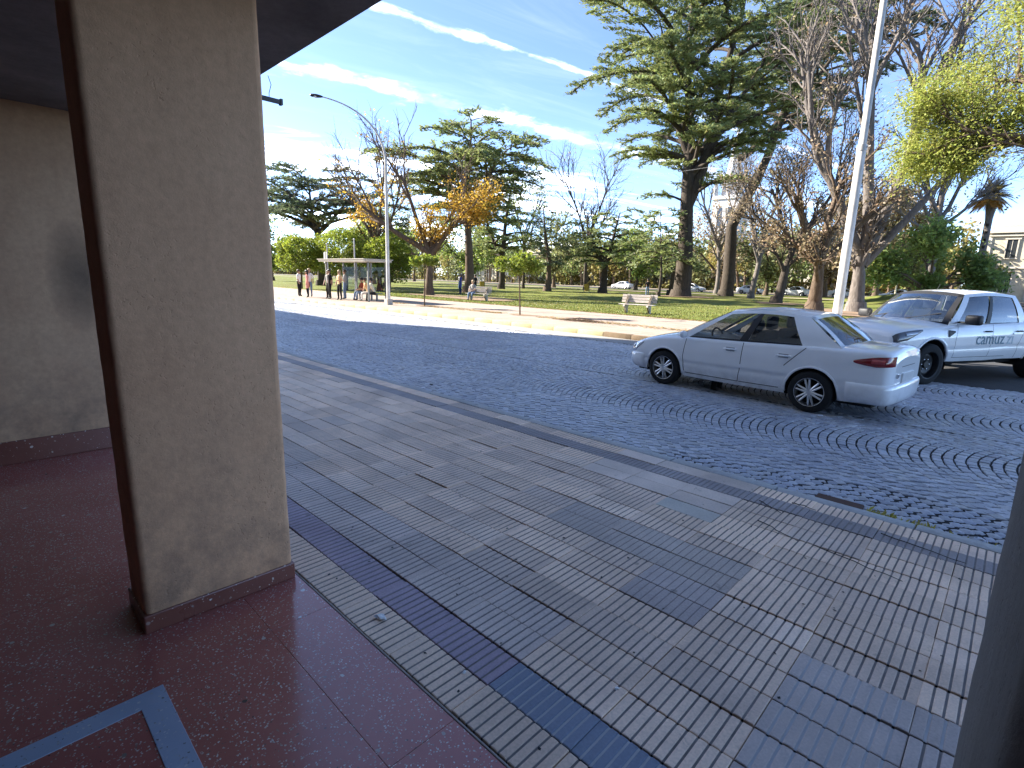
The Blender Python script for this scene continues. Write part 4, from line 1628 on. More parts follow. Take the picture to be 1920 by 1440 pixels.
# ---- the white pickup
def lettering(par, txt, size, M, mat, name):
    cu = bpy.data.curves.new(name, 'FONT')
    cu.body = txt
    cu.size = size
    cu.extrude = .0012
    cu.resolution_u = 3
    o = bpy.data.objects.new(name, cu)
    COL.objects.link(o)
    dg = bpy.context.evaluated_depsgraph_get()
    me = bpy.data.meshes.new_from_object(o.evaluated_get(dg))
    bpy.data.objects.remove(o)
    me.materials.clear()
    me.materials.append(mat)
    q = link(name, me, par)
    q.matrix_local = M
    return q
def pickup():
    car = empty('pickup_truck', (-1.93, 12.62, ROAD_Z - .01), R(243.0))
    k = 1.0
    car.scale = (k, k, k)
    # origin under the front axle
    xs = [-4.42, -4.38, -4.2, -3.6, -3.22, -2.4, -2.2, -1.5, -.7, -.35, 0, .4, .62, .78, .87, .90]
    zb = [.62, .55, .50, .46, .45, .44, .44, .42, .42, .44, .48, .46, .42, .44, .50, .60]
    zs = [1.14, 1.15, 1.15, 1.15, 1.15, 1.15, 1.14, 1.12, 1.09, 1.075, 1.06, 1.04, 1.02, .99, .95, .88]
    zt = [1.14, 1.15, 1.15, 1.15, 1.15, 1.15, 1.15, 1.14, 1.15, 1.175, 1.17, 1.145, 1.115, 1.07, 1.01, .93]
    w = [.86, .90, .915, .925, .93, .925, .92, .92, .925, .93, .935, .93, .915, .885, .84, .77]
    S = Shell(xs, zb, zs, zt, w, .06, .05)
    RW, ZA = .47, .395
    S.body((0.0, -3.22), RW, ZA, 150).build('body', M_WHITE2, car, smooth=35)
    g = G()
    g.box((-4.3, -.7, .34), (.6, .7, .5))
    g.build('underbody', M_WELL, car)
    cfg = dict(side=[(-.50, .80, 1.09), (-2.80, .80, 1.14), (-2.62, .625, 1.66), (-1.12, .615, 1.66)],
               u=[0, .10, .455, .505, .90, 1], v=[0, .03, .90, 1], kinds=['body', 'glass', 'pillar', 'glass', 'body'],
               glass=[None, M_GLD, None, M_GLD, None], arch=.045, crown=.05, rfx=.07, rrx=.03, wsx=.20, rwx=.03, ws=M_GLW, rw=M_GLD)
    cabin(car, S, cfg, M_WHITE2, M_TRIM)
    for x in (0.0, -3.22):
        for sg in (1, -1):
            well(car, x, RW, .45, .90, sg, ZA)
            arch_lip(car, S, x, RW + .01, ZA, sg, M_WHITE2, .026)
            wheel(car, x, sg * .81, .385, .25, 'steel', sg)
    # black front bumper and grille
    g = G()
    t = np.linspace(-1, 1, 25)
    rows = []
    for z, o_ in ((.36, -.10), (.38, .02), (.48, .06), (.60, .06), (.66, .03), (.68, -.06)):
        rows.append([(.90 + o_ - .34 * abs(q) ** 3.2, .93 * q, z) for q in t])
    g.grid(np.array(rows))
    g.build('bumper', M_TRIM, car, smooth=50)
    g = G()
    rows = [[(.915 + o_ - .16 * abs(q) ** 2.4, .52 * q, z) for q in t] for z, o_ in ((.68, .0), (.74, .02), (.95, .0), (.99, -.03))]
    g.grid(np.array(rows))
    gr = g.build('grille', M_TRIM, car, smooth=50)
    for z in (.75, .83, .91):
        g = G()
        g.tube([(.945 - .16 * abs(q) ** 2.4, .50 * q, z) for q in np.linspace(-1, 1, 13)], .012, 5)
        g.build('grille_bar', M_TRIM, gr, smooth=60)
    M_HL = flat('headlamp_smoked', (.12, .12, .13), .1, .3, .7)
    for sg in (1, -1):
        x = np.linspace(.30, .885, 20)
        q = (x - .30) / .585
        top = S.ZS(x) - .015
        g = G()
        S.patch(g, x, top - .03 - .13 * np.minimum(1, q * 1.6), top, .008, 0, sg)
        hl = g.build('headlamp', M_HL, car, smooth=60)
        g = G()
        S.patch(g, np.linspace(.45, .70, 8), S.ZS(np.linspace(.45, .70, 8)) - .10, S.ZS(np.linspace(.45, .70, 8)) - .045, .016, 0, sg)
        g.build('reflector', M_CLEAR, hl, smooth=60)
        for pts in ([(-.62, .50), (-.60, .85), (-.66, 1.08)], [(-1.62, .50), (-1.64, .85), (-1.66, 1.12)], [(-2.55, .95), (-2.70, 1.12)], [(-2.45, .46), (-2.45, .72), (-2.55, .95)], [(-.6, .50), (-2.15, .50)]):
            g = G()
            S.ribbon(g, pts, .007, .0015, 0, sg)
            g.build('shut_line', M_GAP, car)
        g = G()
        S.ribbon(g, [(-.60, .66), (-2.2, .68)], .03, .008, 0, sg, 24)
        g.build('side_crease', M_WHITE2, car, smooth=50)
        # fender vent
        xv = np.linspace(-.56, -.38, 8)
        g = G()
        S.patch(g, xv, np.linspace(.97, .88, 8), np.linspace(1.0, 1.02, 8), .010, 0, sg)
        g.build('fender_vent', M_TRIM, car, smooth=50)
        for hx in (-1.50, -2.42):
            hz = .985
            y = float(S.side(hx, hz))
            g = G()
            g.tube([(hx + .09, sg * (y + .004), hz), (hx + .07, sg * (y + .028), hz), (hx - .07, sg * (y + .028), hz), (hx - .09, sg * (y + .004), hz)], .015, 7)
            g.build('door_handle', M_TRIM, car, smooth=60)
        g = G()
        g.box((-.86, (.93 if sg > 0 else -1.18), 1.12), (-.70, (1.18 if sg > 0 else -.93), 1.30), bev=.045)
        g.box((-.82, (.80 if sg > 0 else -.95), 1.13), (-.75, (.95 if sg > 0 else -.80), 1.17), bev=.01)
        g.build('side_mirror', M_TRIM, car, smooth=60)
        x = np.linspace(-4.2, -4.40, 8)
        g = G()
        S.patch(g, x, np.full(8, .82), np.full(8, 1.12), .008, 0, sg)
        g.build('tail_lamp', M_RED, car, smooth=60)
    # load bed: dark open box with rails
    g = G()
    g.box((-4.28, -.78, 1.152), (-2.95, .78, 1.156))
    g.build('bed_floor', M_WELL, car)
    for lo, hi in (((-4.4, -.90, 1.13), (-2.9, -.78, 1.20)), ((-4.4, .78, 1.13), (-2.9, .90, 1.20)), ((-4.43, -.86, 1.10), (-4.32, .86, 1.20))):
        g = G()
        g.box(lo, hi, bev=.02)
        g.build('bed_rail', M_TRIM if lo[0] > -4.42 else M_WHITE2, car, smooth=40)
    # inside
    for y in (.40, -.40):
        seat(car, -1.30, y, .50, .60, flat('seat_grey_blue', (.10, .12, .16), .8))
        seat(car, -2.0, y, .52, .55)
    g = G()
    g.box((-.85, -.70, .85), (-.45, .70, 1.10), bev=.06)
    g.build('dashboard', M_DARKIN, car, smooth=40)
    g = G()
    a = np.linspace(0, 2 * np.pi, 21)
    g.tube(np.stack([-.92 + .06 * np.sin(a), .40 + .19 * np.cos(a), 1.13 + .17 * np.sin(a)], -1), .015, 6, cap=False)
    g.build('steering_wheel', M_DARKIN, car, smooth=60)
    g = G()
    g.box((-1.02, -.10, 1.52), (-.99, .12, 1.58), bev=.012)
    g.build('inner_mirror', M_TRIM, car)
    g = G()
    for s_ in (-.62, .08):
        g.tube([(-.40 + .02, s_, 1.17), (-.62, s_ + .5, 1.30)], .010, 5)
    g.build('wipers', M_TRIM, car)
    g = G()
    g.tube([(-1.3, 0, 1.745), (-1.36, 0, 1.85)], [.008, .004], 5)
    g.build('aerial', M_TRIM, car)
    # company lettering on the front door
    blue = flat('door_lettering', (.055, .17, .24), .4)
    pale = flat('door_lettering_pale', (.42, .52, .57), .4)
    def on_side(x, z):
        y = float(S.side(x, z)) + .004
        y2 = float(S.side(x, z + .1)) + .004
        tilt = math.atan2(y2 - y, .1)
        # text runs towards the tail (-x), upright, facing +y
        ex, ez = Vector((-1, 0, 0)), Vector((0, math.sin(tilt), math.cos(tilt)))
        ny = ex.cross(ez)
        M = Matrix((ex, ez, ny)).transposed().to_4x4()
        return Matrix.Translation((x, y, z)) @ M
    lettering(car, 'camuz', .33, on_side(-1.17, .74), blue, 'door_lettering')
    lettering(car, 'zi', .33, on_side(-2.08, .74), pale, 'door_lettering')
    return car
PICKUP = tag(pickup(), 'white double-cab pickup truck with black bumper, mirror and blue door lettering', 'pickup truck')

# ================================================================== TREES
B_DARK = make_bark('bark_dark', (.035, .028, .022), (.10, .08, .062))
B_BROWN = make_bark('bark_brown', (.075, .052, .036), (.17, .125, .09))
B_GREY = make_bark('bark_grey', (.10, .085, .075), (.23, .20, .18))
B_PALE = make_bark('bark_pale_twig', (.16, .13, .115), (.30, .26, .235))
L_CEDAR = make_leaf('cedar_needles', (.185, .225, .10), (.28, .32, .11), .36, .6)
L_CEDARB = make_leaf('cedar_needles_blue', (.13, .165, .105), (.17, .21, .11), .3, .6)
L_OCHRE = make_leaf('ochre_leaves', (.40, .25, .045), (.62, .40, .06), .4)
L_RUST = make_leaf('rust_leaves', (.30, .225, .14), (.40, .31, .19), .35)
L_LIME = make_leaf('lime_leaves', (.27, .30, .075), (.43, .46, .11), .42)
L_CITRUS = make_leaf('citrus_leaves', (.15, .20, .035), (.32, .38, .05), .35)
L_GREEN = make_leaf('mid_green_leaves', (.18, .24, .075), (.32, .40, .10), .48)
L_OLIVE = make_leaf('olive_far_leaves', (.19, .205, .10), (.28, .30, .12), .35)
L_PALM = make_leaf('palm_fronds', (.34, .29, .12), (.44, .38, .15), .35)

def frusta(g, S, sides, m=0):
    """tapered stick for every (p0, p1, r0, r1) row"""
    if not len(S):
        return
    S = np.asarray(S, float)
    A, B, r0, r1 = S[:, 0:3], S[:, 3:6], S[:, 6], S[:, 7]
    T = B - A
    L = np.linalg.norm(T, axis=1, keepdims=True) + 1e-9
    T = T / L
    A = A - T * (r0[:, None] * .35)
    B = B + T * (r1[:, None] * .35)
    ref = np.where(np.abs(T[:, 2:3]) < .9, np.array([[0, 0, 1.0]]), np.array([[1.0, 0, 0]]))
    U = np.cross(T, ref)
    U /= np.linalg.norm(U, axis=1, keepdims=True) + 1e-9
    Wv = np.cross(T, U)
    a = np.linspace(0, 2 * np.pi, sides, endpoint=False)
    ring = np.cos(a)[None, :, None] * U[:, None] + np.sin(a)[None, :, None] * Wv[:, None]
    V = np.concatenate([A[:, None] + ring * r0[:, None, None], B[:, None] + ring * r1[:, None, None]], 1)
    j = np.arange(sides)
    k = (j + 1) % sides
    base = np.stack([j, j + sides, k + sides, k], -1)
    F = (base[None] + (np.arange(len(S)) * 2 * sides)[:, None, None]).reshape(-1, 4)
    g.add(V.reshape(-1, 3), F, m)

def wood(segs, name, mat, par, thick=.05):
    S = np.array(segs)
    g = G()
    big = S[:, 6] > thick
    mid = (S[:, 6] > thick * .3) & ~big
    frusta(g, S[big], 9)
    frusta(g, S[mid], 5)
    frusta(g, S[~big & ~mid], 3)
    return g.build(name, mat, par, smooth=180)

def leaves(P, D, ln, wd, rs, flatz=.5, var=.3, jit=.6, lift=0.0, hue=None):
    """one kite-shaped leaf per point, pointing roughly along D"""
    n = len(P)
    D = D + rs.normal(0, jit, (n, 3)) * np.array([1, 1, flatz])
    D[:, 2] += lift
    D /= np.linalg.norm(D, axis=1, keepdims=True) + 1e-9
    up = rs.normal(0, 1, (n, 3)) * np.array([flatz, flatz, .5]) + np.array([0, 0, 1 - flatz * .6])
    Wd = np.cross(D, up)
    Wd /= np.linalg.norm(Wd, axis=1, keepdims=True) + 1e-9
    s = rs.uniform(.6, 1.35, (n, 1))
    a, b = ln * s, wd * s * .5
    V = np.stack([P - D * a * .5, P + Wd * b + D * a * .08, P + D * a * .5, P - Wd * b + D * a * .08], 1)
    F = np.arange(n * 4).reshape(n, 4)
    t = rs.uniform(1 - var, 1 + var, (n, 1)) * np.ones((1, 3))
    t *= 1 + rs.normal(0, .07, (n, 3)) * np.array([1, .5, .8])
    if hue is not None:
        t *= hue
    return V.reshape(-1, 3), F, np.repeat(np.clip(t, .15, 3), 4, 0)

def unit(v):
    return v / (np.linalg.norm(v) + 1e-9)

def stem_path(rs, p0, d, L, n, wob, up):
    P = [np.array(p0, float)]
    d = unit(np.array(d, float))
    for i in range(n):
        d = unit(d + rs.normal(0, wob, 3) + np.array([0, 0, up]))
        P.append(P[-1] + d * L / n)
    return np.array(P)

def grow(rs, p0, d, L, r, spec, lev, segs, tips, n=5):
    """recursive limbs; spec rows: children, length ratio, spread angle, radius ratio, wobble, up"""
    nc, lr, ang, rr, wob, up = spec[lev]
    P = stem_path(rs, p0, d, L, n, wob, up)
    last = lev == len(spec) - 1
    rad = np.linspace(r, r * (.45 if not last else .25), n + 1)
    for i in range(n):
        segs.append((*P[i], *P[i + 1], rad[i], rad[i + 1]))
    if last:
        tips.append((P[-1], unit(P[-1] - P[-2])))
        tips.append((P[n // 2], unit(P[n // 2] - P[n // 2 - 1])))
        return
    az = rs.uniform(0, 6.28)
    for c in range(nc):
        t = .28 + .72 * (c + rs.uniform(.2, .9)) / nc if lev else .45 + .55 * (c + rs.uniform(.3, 1)) / nc
        t = min(t, .995)
        k = int(t * n)
        f = t * n - k
        q = P[k] + (P[k + 1] - P[k]) * f
        dd = unit(P[k + 1] - P[k])
        az += 2.4 + rs.normal(0, .5)
        side = np.cross(dd, [math.cos(az), math.sin(az), .3])
        side = unit(side)
        a = ang * rs.uniform(.65, 1.3)
        nd = dd * math.cos(a) + side * math.sin(a)
        rc = min((rad[k] * (1 - f) + rad[k + 1] * f) * .92, r * rr * rs.uniform(.8, 1.1))
        grow(rs, q, nd, L * lr * rs.uniform(.7, 1.2), rc, spec, lev + 1, segs, tips, max(3, n - 1))

def root_flare(segs, base, r, h=.9, n=4, lean=(0, 0)):
    b = np.array(base)
    segs.insert(0, (*(b + np.array([0, 0, -.15])), *(b + np.array([lean[0] * h * .5, lean[1] * h * .5, h * .5])), r * 1.45, r * 1.08))

def tree_root(name, base, label, cat='tree', group=None):
    return tag(empty(name, base), label, cat, group)

def leafy(name, base, label, stems, spec, leafm, bark, seed, ln, wd, per, spread, group=None, flatz=.6, keep=None, var=.3, hue=None, lift=0., trunk=True):
    """trunk + limbs + leaves round the twig ends. stems: (start offset, dir, length, radius)"""
    rs = np.random.default_rng(seed)
    t = tree_root(name, base, label, 'tree', group)
    segs, tips = [], []
    for (p, d, L, r) in stems:
        grow(rs, p, d, L, r, spec, 0, segs, tips)
    if trunk:
        root_flare(segs, (0, 0, 0), stems[0][3])
    wood(segs, 'trunk', bark, t)
    T = np.array([a for a, _ in tips])
    D = np.array([b for _, b in tips])
    if keep is not None:
        m = keep(T, rs)
        T, D = T[m], D[m]
    if per and len(T):
        P = np.repeat(T, per, 0) + rs.normal(0, spread, (len(T) * per, 3)) * np.array([1, 1, .75])
        g = G()
        V, F, C = leaves(P, np.repeat(D, per, 0), ln, wd, rs, flatz, var, 1.0, lift, hue)
        g.add(V, F, c=C)
        g.build('crown', leafm, t)
    return t

def cedar(name, base, label, H, Rm, h0, seed, stems, nb, prof, leafm, bark, r0, ln=.42, wd=.15, dens=1.0, droop=.10, rise=.32, group=None, skew=(0, 0), cats='tree'):
    """layered conifer: flat boughs set with short needle sprays"""
    rs = np.random.default_rng(seed)
    t = tree_root(name, base, label, cats, group)
    segs, LP, LD = [], [], []
    az = rs.uniform(0, 6.28)
    for si, (split, top, rad) in enumerate(stems):
        # split: height where the stem leaves the main one; top: (dx, dy, z)
        n = 14
        zs = np.linspace(0 if si == 0 else split, top[2], n + 1)
        q = (zs - zs[0]) / (zs[-1] - zs[0])
        bend = np.where(zs < split, 0, (zs - split) / max(1e-3, top[2] - split)) ** .8
        P = np.stack([top[0] * bend + .12 * np.sin(zs * .5 + si), top[1] * bend + .12 * np.cos(zs * .43 + si), zs], -1)
        rr = rad * (1 - .88 * q ** .9)
        for i in range(n):
            segs.append((*P[i], *P[i + 1], rr[i], rr[i + 1]))
        for b in range(int(nb * (1 if si == 0 else .8))):
            u = (b + rs.uniform(0, 1)) / (nb * (1 if si == 0 else .8))
            h = h0 + (top[2] - h0) * u
            if h < zs[0]:
                continue
            p = np.array([np.interp(h, zs, P[:, k]) for k in range(3)])
            az += 2.399 + rs.normal(0, .45)
            L = Rm * prof(h / H) * rs.uniform(.72, 1.15)
            dx = np.array([math.cos(az), math.sin(az)])
            L *= 1 + skew[0] * dx[0] + skew[1] * dx[1]
            if L < .4:
                L = .4
            m = 9
            s = np.linspace(0, 1, m + 1)
            zz = L * (rise * np.sin(s * 1.9) / 1.0 * .75 - droop * s ** 2)
            wig = np.cumsum(rs.normal(0, .05 * L / m, (m + 1, 2)), 0)
            Q = np.stack([p[0] + dx[0] * L * s + wig[:, 0], p[1] + dx[1] * L * s + wig[:, 1], p[2] + zz], -1)
            br = max(.02, .028 * L + .01) * (1 - .8 * s)
            br = np.minimum(br, np.interp(h, zs, rr) * .6)
            for i in range(m):
                segs.append((*Q[i], *Q[i + 1], br[i], br[i + 1]))
            # side branchlets in the plane of the bough
            step = .55
            cnt = int(L * .75 / step)
            for c in range(cnt):
                f = .25 + .75 * (c + rs.uniform(0, 1)) / max(cnt, 1)
                k = min(m - 1, int(f * m))
                st = Q[k] + (Q[k + 1] - Q[k]) * (f * m - k)
                dd = unit(Q[k + 1] - Q[k])
                side = np.array([-dd[1], dd[0], 0]) * (1 if c % 2 else -1)
                bl = (.34 * L * (1 - f) ** .8 + .55) * rs.uniform(.6, 1.2)
                bd = unit(dd * .62 + side * .78 + np.array([0, 0, rs.normal(.02, .12)]))
                e = st + bd * bl + np.array([0, 0, -.05 * bl])
                segs.append((*st, *e, .014 + .006 * bl, .005))
                kk = int(bl / .17 * dens * 2.2) + 1
                tt = rs.uniform(.12, 1.05, kk)
                LP.append(st + (e - st) * tt[:, None] + rs.normal(0, 1, (kk, 3)) * np.array([.16, .16, .10]))
                LD.append(np.tile(bd, (kk, 1)))
            kk = int(L / .12 * dens)
            tt = rs.uniform(.35, 1.03, kk)
            LP.append(Q[0] + np.stack([np.interp(tt, s, Q[:, a] - Q[0, a]) for a in range(3)], -1) + rs.normal(0, .14, (kk, 3)))
            LD.append(np.tile(unit(Q[-1] - Q[-3]), (kk, 1)))
    root_flare(segs, (0, 0, 0), r0)
    wood(segs, 'trunk', bark, t)
    P, D = np.concatenate(LP), np.concatenate(LD)
    g = G()
    V, F, C = leaves(P, D, ln, wd, rs, .55, .35, .55, .12)
    g.add(V, F, c=C)
    g.build('crown', leafm, t)
    return t

# --- the tall twin-stemmed cedar in the middle
cedar('cedar_tree', (-25.9, 51.9, 0), 'tallest cedar, twin stemmed, towering over the lawn behind the empty bench', 31, 9.6, 9.0, 11,
      [(9.5, (-1.2, -1.0, 29.5), .92), (9.5, (2.6, 3.2, 31.5), .66), (13.0, (-3.8, -2.2, 26.5), .40), (12.0, (5.5, 3.5, 25.0), .38)], 29,
      lambda q: (.62 + .55 * math.sin(min(1, max(0, (q - .36) / .5)) * 2.6)) * (1 if q < .8 else max(.25, 1 - (q - .8) * 3.2)), L_CEDAR, B_DARK, .92, .38, .12, 3.0, .12, .34)
# its low boughs
cedar('cedar_sapling', (-27.2, 49.6, 0), 'low spreading cedar bough mass left of the tall cedar trunk', 9.0, 4.4, 3.2, 12,
      [(2.5, (-.6, .5, 8.6), .16)], 26, lambda q: 1.0 - .55 * max(0, q - .3), L_CEDAR, B_DARK, .2, .45, .16, 1.1, .28, .2)
# dark cedar behind it to the right
cedar('cedar_tree', (-27.0, 66.0, 0), 'dark bluish cedar rising behind the tall twin cedar on its right', 38, 8.5, 18, 13,
      [(9, (7.0, 6.0, 38.5), .8), (16, (9.5, 8.5, 33), .45)], 26,
      lambda q: (.7 + .5 * math.sin(min(1, max(0, (q - .45) / .45)) * 2.7)), L_CEDARB, B_DARK, .8, 0.64, 0.20, 1.7, .10, .28)
cedar('cedar_tree', (-39.2, 34.3, 0), 'umbrella shaped cedar with layered top behind the yellow tree', 16.4, 5.0, 6.0, 14,
      [(7.0, (-.5, .4, 15.8), .50), (6.2, (2.0, 1.7, 13.2), .32), (6.8, (-2.6, -2.0, 12.4), .28)], 32,
      lambda q: (.75 + .55 * math.sin(min(1, max(0, (q - .35) / .55)) * 2.9)) * (1 if q < .85 else max(.2, 1 - (q - .85) * 4.5)), L_CEDAR, B_BROWN, .5, .40, .14, 1.8, .14, .30)
cedar('cedar_tree', (-61, 30.0, 0), 'flat-topped dark cedar beside the stucco pillar, behind round trees', 13.4, 6.6, 6.2, 15,
      [(5.5, (-.8, -.6, 12.6), .46), (6.0, (3.4, 3.0, 11.0), .3), (6.2, (-3.2, -2.6, 11.4), .3)], 17,
      lambda q: .9 + .35 * math.sin(q * 3), L_CEDARB, B_DARK, .46, 0.44, 0.15, 1.7, .05, .25)
cedar('cedar_tree', (-54, 34.5, 0), 'low broad dark cedar right of the flat-topped cedar', 8.2, 5.4, 2.6, 16,
      [(3.0, (.4, .4, 8.0), .3)], 24, lambda q: 1.05 - .6 * q, L_CEDARB, B_DARK, .3, 0.42, 0.14, 1.7, .16, .2)
cedar('cedar_tree', (-50.5, 50.0, 0), 'broad green cedar between the yellow tree and the small cedar', 15.5, 5.6, 3.4, 17,
      [(4.0, (.8, .8, 15.0), .45), (4.5, (-2.5, -2.0, 12.0), .3)], 27, lambda q: 1.12 - .72 * q, L_CEDAR, B_DARK, .45, 0.47, 0.15, 1.7, .14, .24)
cedar('cedar_tree', (-43.8, 51.6, 0), 'narrow dark cedar with pale fluted trunk beside the small cedar', 10.5, 3.6, 3.0, 18,
      [(4.0, (-.6, -.4, 10.2), .42)], 24, lambda q: 1.1 - .8 * q, L_CEDARB, B_BROWN, .45, 0.41, 0.14, 1.7, .24, .22)
cedar('cedar_tree', (-38.3, 55.8, 0), 'small low-crowned cedar left of the tall twin cedar', 10.0, 5.4, 2.9, 19,
      [(3.2, (1.2, 1.2, 9.6), .5), (3.4, (-1.8, -1.5, 8.6), .3)], 24, lambda q: 1.12 - .6 * q, L_CEDAR, B_DARK, .5, 0.42, 0.14, 1.7, .20, .24)
cedar('cedar_sapling', (-30.0, 57.6, 0), 'low green cedar on a dark trunk just left of the tall trunk', 6.6, 4.4, 2.6, 20,
      [(2.6, (.3, .3, 6.2), .42)], 20, lambda q: 1.0 - .4 * q, L_CEDAR, B_DARK, .42, 0.42, 0.14, 1.7, .22, .16)

# --- the yellow pollard
SPEC_POL = [(7, .62, .55, .42, .10, .05), (6, .55, .55, .5, .10, .06), (5, .55, .6, .5, .12, .05), (3, .6, .6, .5, .15, .03)]
def yel_keep(T, rs):
    return (T[:, 2] > 4.4) & (T[:, 2] < 8.6) & (rs.random(len(T)) < np.where(T[:, 2] < 7.8, .85, .25))
leafy('autumn_tree', (-34.3, 25.9, 0), 'autumn tree with ochre leaves on spreading limbs behind the bus shelter',
      [((0, 0, 0), (.02, .02, 1), 3.6, .36), ((0, 0, 3.3), (-.80, -.75, .72), 6.2, .24), ((0, 0, 3.3), (-.35, -.3, 1.0), 6.0, .2), ((0, 0, 3.2), (.45, .6, 1.0), 5.4, .2), ((0, 0, 3.0), (.75, .45, .75), 4.6, .2), ((0, 0, 3.4), (-.2, .6, 1.0), 5.6, .18)],
      [(4, .55, .5, .45, .07, .06), (5, .60, .55, .5, .10, .10), (4, .55, .6, .5, .12, .06), (3, .6, .6, .5, .15, .03)], L_OCHRE, B_BROWN, 31, .17, .12, 20, .32, keep=yel_keep)

# --- bare sycamore and its neighbours at the right
SPEC_BARE = [(6, .52, .42, .5, .055, .05), (6, .56, .55, .5, .09, .06), (6, .55, .62, .5, .11, .05), (5, .55, .65, .5, .13, .04), (2, .6, .6, .6, .15, .02)]
def bare_keep(T, rs):
    return rs.random(len(T)) < .10
leafy('bare_tree', (-7.9, 40.1, 0), 'huge bare tree with several stout upright stems behind the white pole',
      [((0, 0, 0), (0, 0, 1), 3.9, .52), ((0, 0, 3.2), (-.42, -.42, 1.0), 10.5, .34), ((.1, .1, 3.4), (-.10, -.12, 1.0), 12.5, .36), ((0, .1, 3.2), (.28, .30, 1.0), 12.5, .36), ((.1, 0, 3.0), (.62, .55, 1.0), 9.5, .28)],
      [(5, .50, .40, .5, .04, .06), (6, .55, .52, .5, .08, .06), (5, .55, .6, .5, .10, .05), (4, .55, .65, .5, .13, .04), (2, .6, .6, .6, .15, .02)], L_RUST, B_GREY, 41, .16, .12, 3, .15, keep=bare_keep)
def low_keep(T, rs):
    return (rs.random(len(T)) < np.where(T[:, 2] < 5.0, .42, .08)) & (T[:, 2] > 2.8)
leafy('autumn_tree', (-9.0, 35.0, 0), 'stout pollard trunk with rust brown leaves left of the white pole',
      [((0, 0, 0), (-.02, -.02, 1), 3.2, .44), ((0, 0, 2.8), (-.5, -.4, 1.0), 4.2, .22), ((0, 0, 2.9), (.05, .1, 1.0), 4.8, .22), ((0, 0, 2.8), (.5, .5, 1.0), 4.0, .2), ((0, 0, 2.7), (-.9, -.6, .6), 3.0, .16)],
      [(4, .55, .5, .45, .08, .04), (5, .58, .55, .5, .10, .06), (5, .55, .6, .5, .12, .04), (3, .6, .6, .5, .15, .0)], L_RUST, B_BROWN, 42, .15, .11, 12, .26, keep=low_keep)
leafy('autumn_tree', (-15.1, 47.4, 0), 'dark leaning trunk with thin brown foliage on the lawn',
      [((0, 0, 0), (.16, .16, 1), 5.0, .42), ((.55, .55, 4.4), (-.8, -.7, .6), 4.5, .2), ((.6, .6, 4.4), (.3, .3, 1), 5.5, .22), ((.6, .6, 4.2), (-.2, -.1, 1), 5.5, .2)],
      [(5, .55, .5, .45, .08, .05), (5, .58, .55, .5, .10, .06), (5, .55, .6, .5, .12, .04), (3, .6, .6, .5, .15, .02)], L_RUST, B_DARK, 43, .17, .12, 7, .3, keep=lambda T, rs: rs.random(len(T)) < .35)
leafy('bare_tree', (-22.7, 62.6, 0), 'slender grey trunk with fine bare twigs right of the tall cedar',
      [((0, 0, 0), (.0, .03, 1), 7.0, .34), ((0, 0, 5.5), (-.3, -.3, 1), 7.0, .2), ((0, 0, 5.5), (.35, .3, 1), 7.5, .2)],
      SPEC_BARE[:1] + SPEC_BARE[1:4], L_RUST, B_GREY, 44, .2, .14, 3, .2, keep=lambda T, rs: rs.random(len(T)) < .4)
leafy('bare_tree', (-48.5, 66, 0), 'tall slim leafless tree showing in the gap left of the tall cedar',
      [((0, 0, 0), (0, 0, 1), 9, .3), ((0, 0, 7), (-.35, -.3, 1), 9, .17), ((0, 0, 7.5), (.25, .25, 1), 9, .17), ((0, 0, 6.5), (.5, .4, .9), 6, .14)],
      SPEC_BARE[:4], L_RUST, B_DARK, 45, .2, .14, 2, .2, keep=lambda T, rs: rs.random(len(T)) < .15)
leafy('bare_tree', (-53, 57, 0), 'thin half-bare tree with sparse green leaves right of the broad cedar',
      [((0, 0, 0), (0, 0, 1), 8, .22), ((0, 0, 5.5), (-.2, -.2, 1), 6.5, .12), ((0, 0, 6.5), (.25, .2, 1), 6, .12)],
      SPEC_BARE[:4], L_GREEN, B_DARK, 46, .22, .16, 3, .25, keep=lambda T, rs: rs.random(len(T)) < .45)
leafy('bare_tree', (-44, 27.5, 0), 'leafless tree with long thin twigs above the round green trees',
      [((0, 0, 0), (0, 0, 1), 5, .24), ((0, 0, 4), (-.45, -.45, 1), 6.0, .14), ((0, 0, 4.2), (.05, .1, 1), 7.5, .14), ((0, 0, 4.0), (.5, .4, 1), 6, .13)],
      SPEC_BARE[:4], L_OCHRE, B_BROWN, 47, .2, .14, 3, .2, keep=lambda T, rs: rs.random(len(T)) < .10)
leafy('bare_tree', (-17.0, 66, 0), 'hazy bare tree between the leaning trunk and the white pole',
      [((0, 0, 0), (0, 0, 1), 7, .34), ((0, 0, 5), (-.4, -.4, 1), 8, .2), ((0, 0, 5.2), (.1, .0, 1), 10, .2), ((0, 0, 5), (.5, .4, 1), 8, .2)],
      SPEC_BARE[:4], L_RUST, B_GREY, 48, .24, .16, 3, .3, keep=lambda T, rs: rs.random(len(T)) < .35)
leafy('bare_tree', (-32.5, 76, 0), 'grey bare tree seen through the gap behind the twin cedar stems',
      [((0, 0, 0), (0, 0, 1), 8, .34), ((0, 0, 6), (-.4, -.4, 1), 9, .2), ((0, 0, 6.2), (.3, .2, 1), 9, .2)],
      SPEC_BARE[:4], L_RUST, B_GREY, 49, .24, .16, 2, .3, keep=lambda T, rs: rs.random(len(T)) < .3)

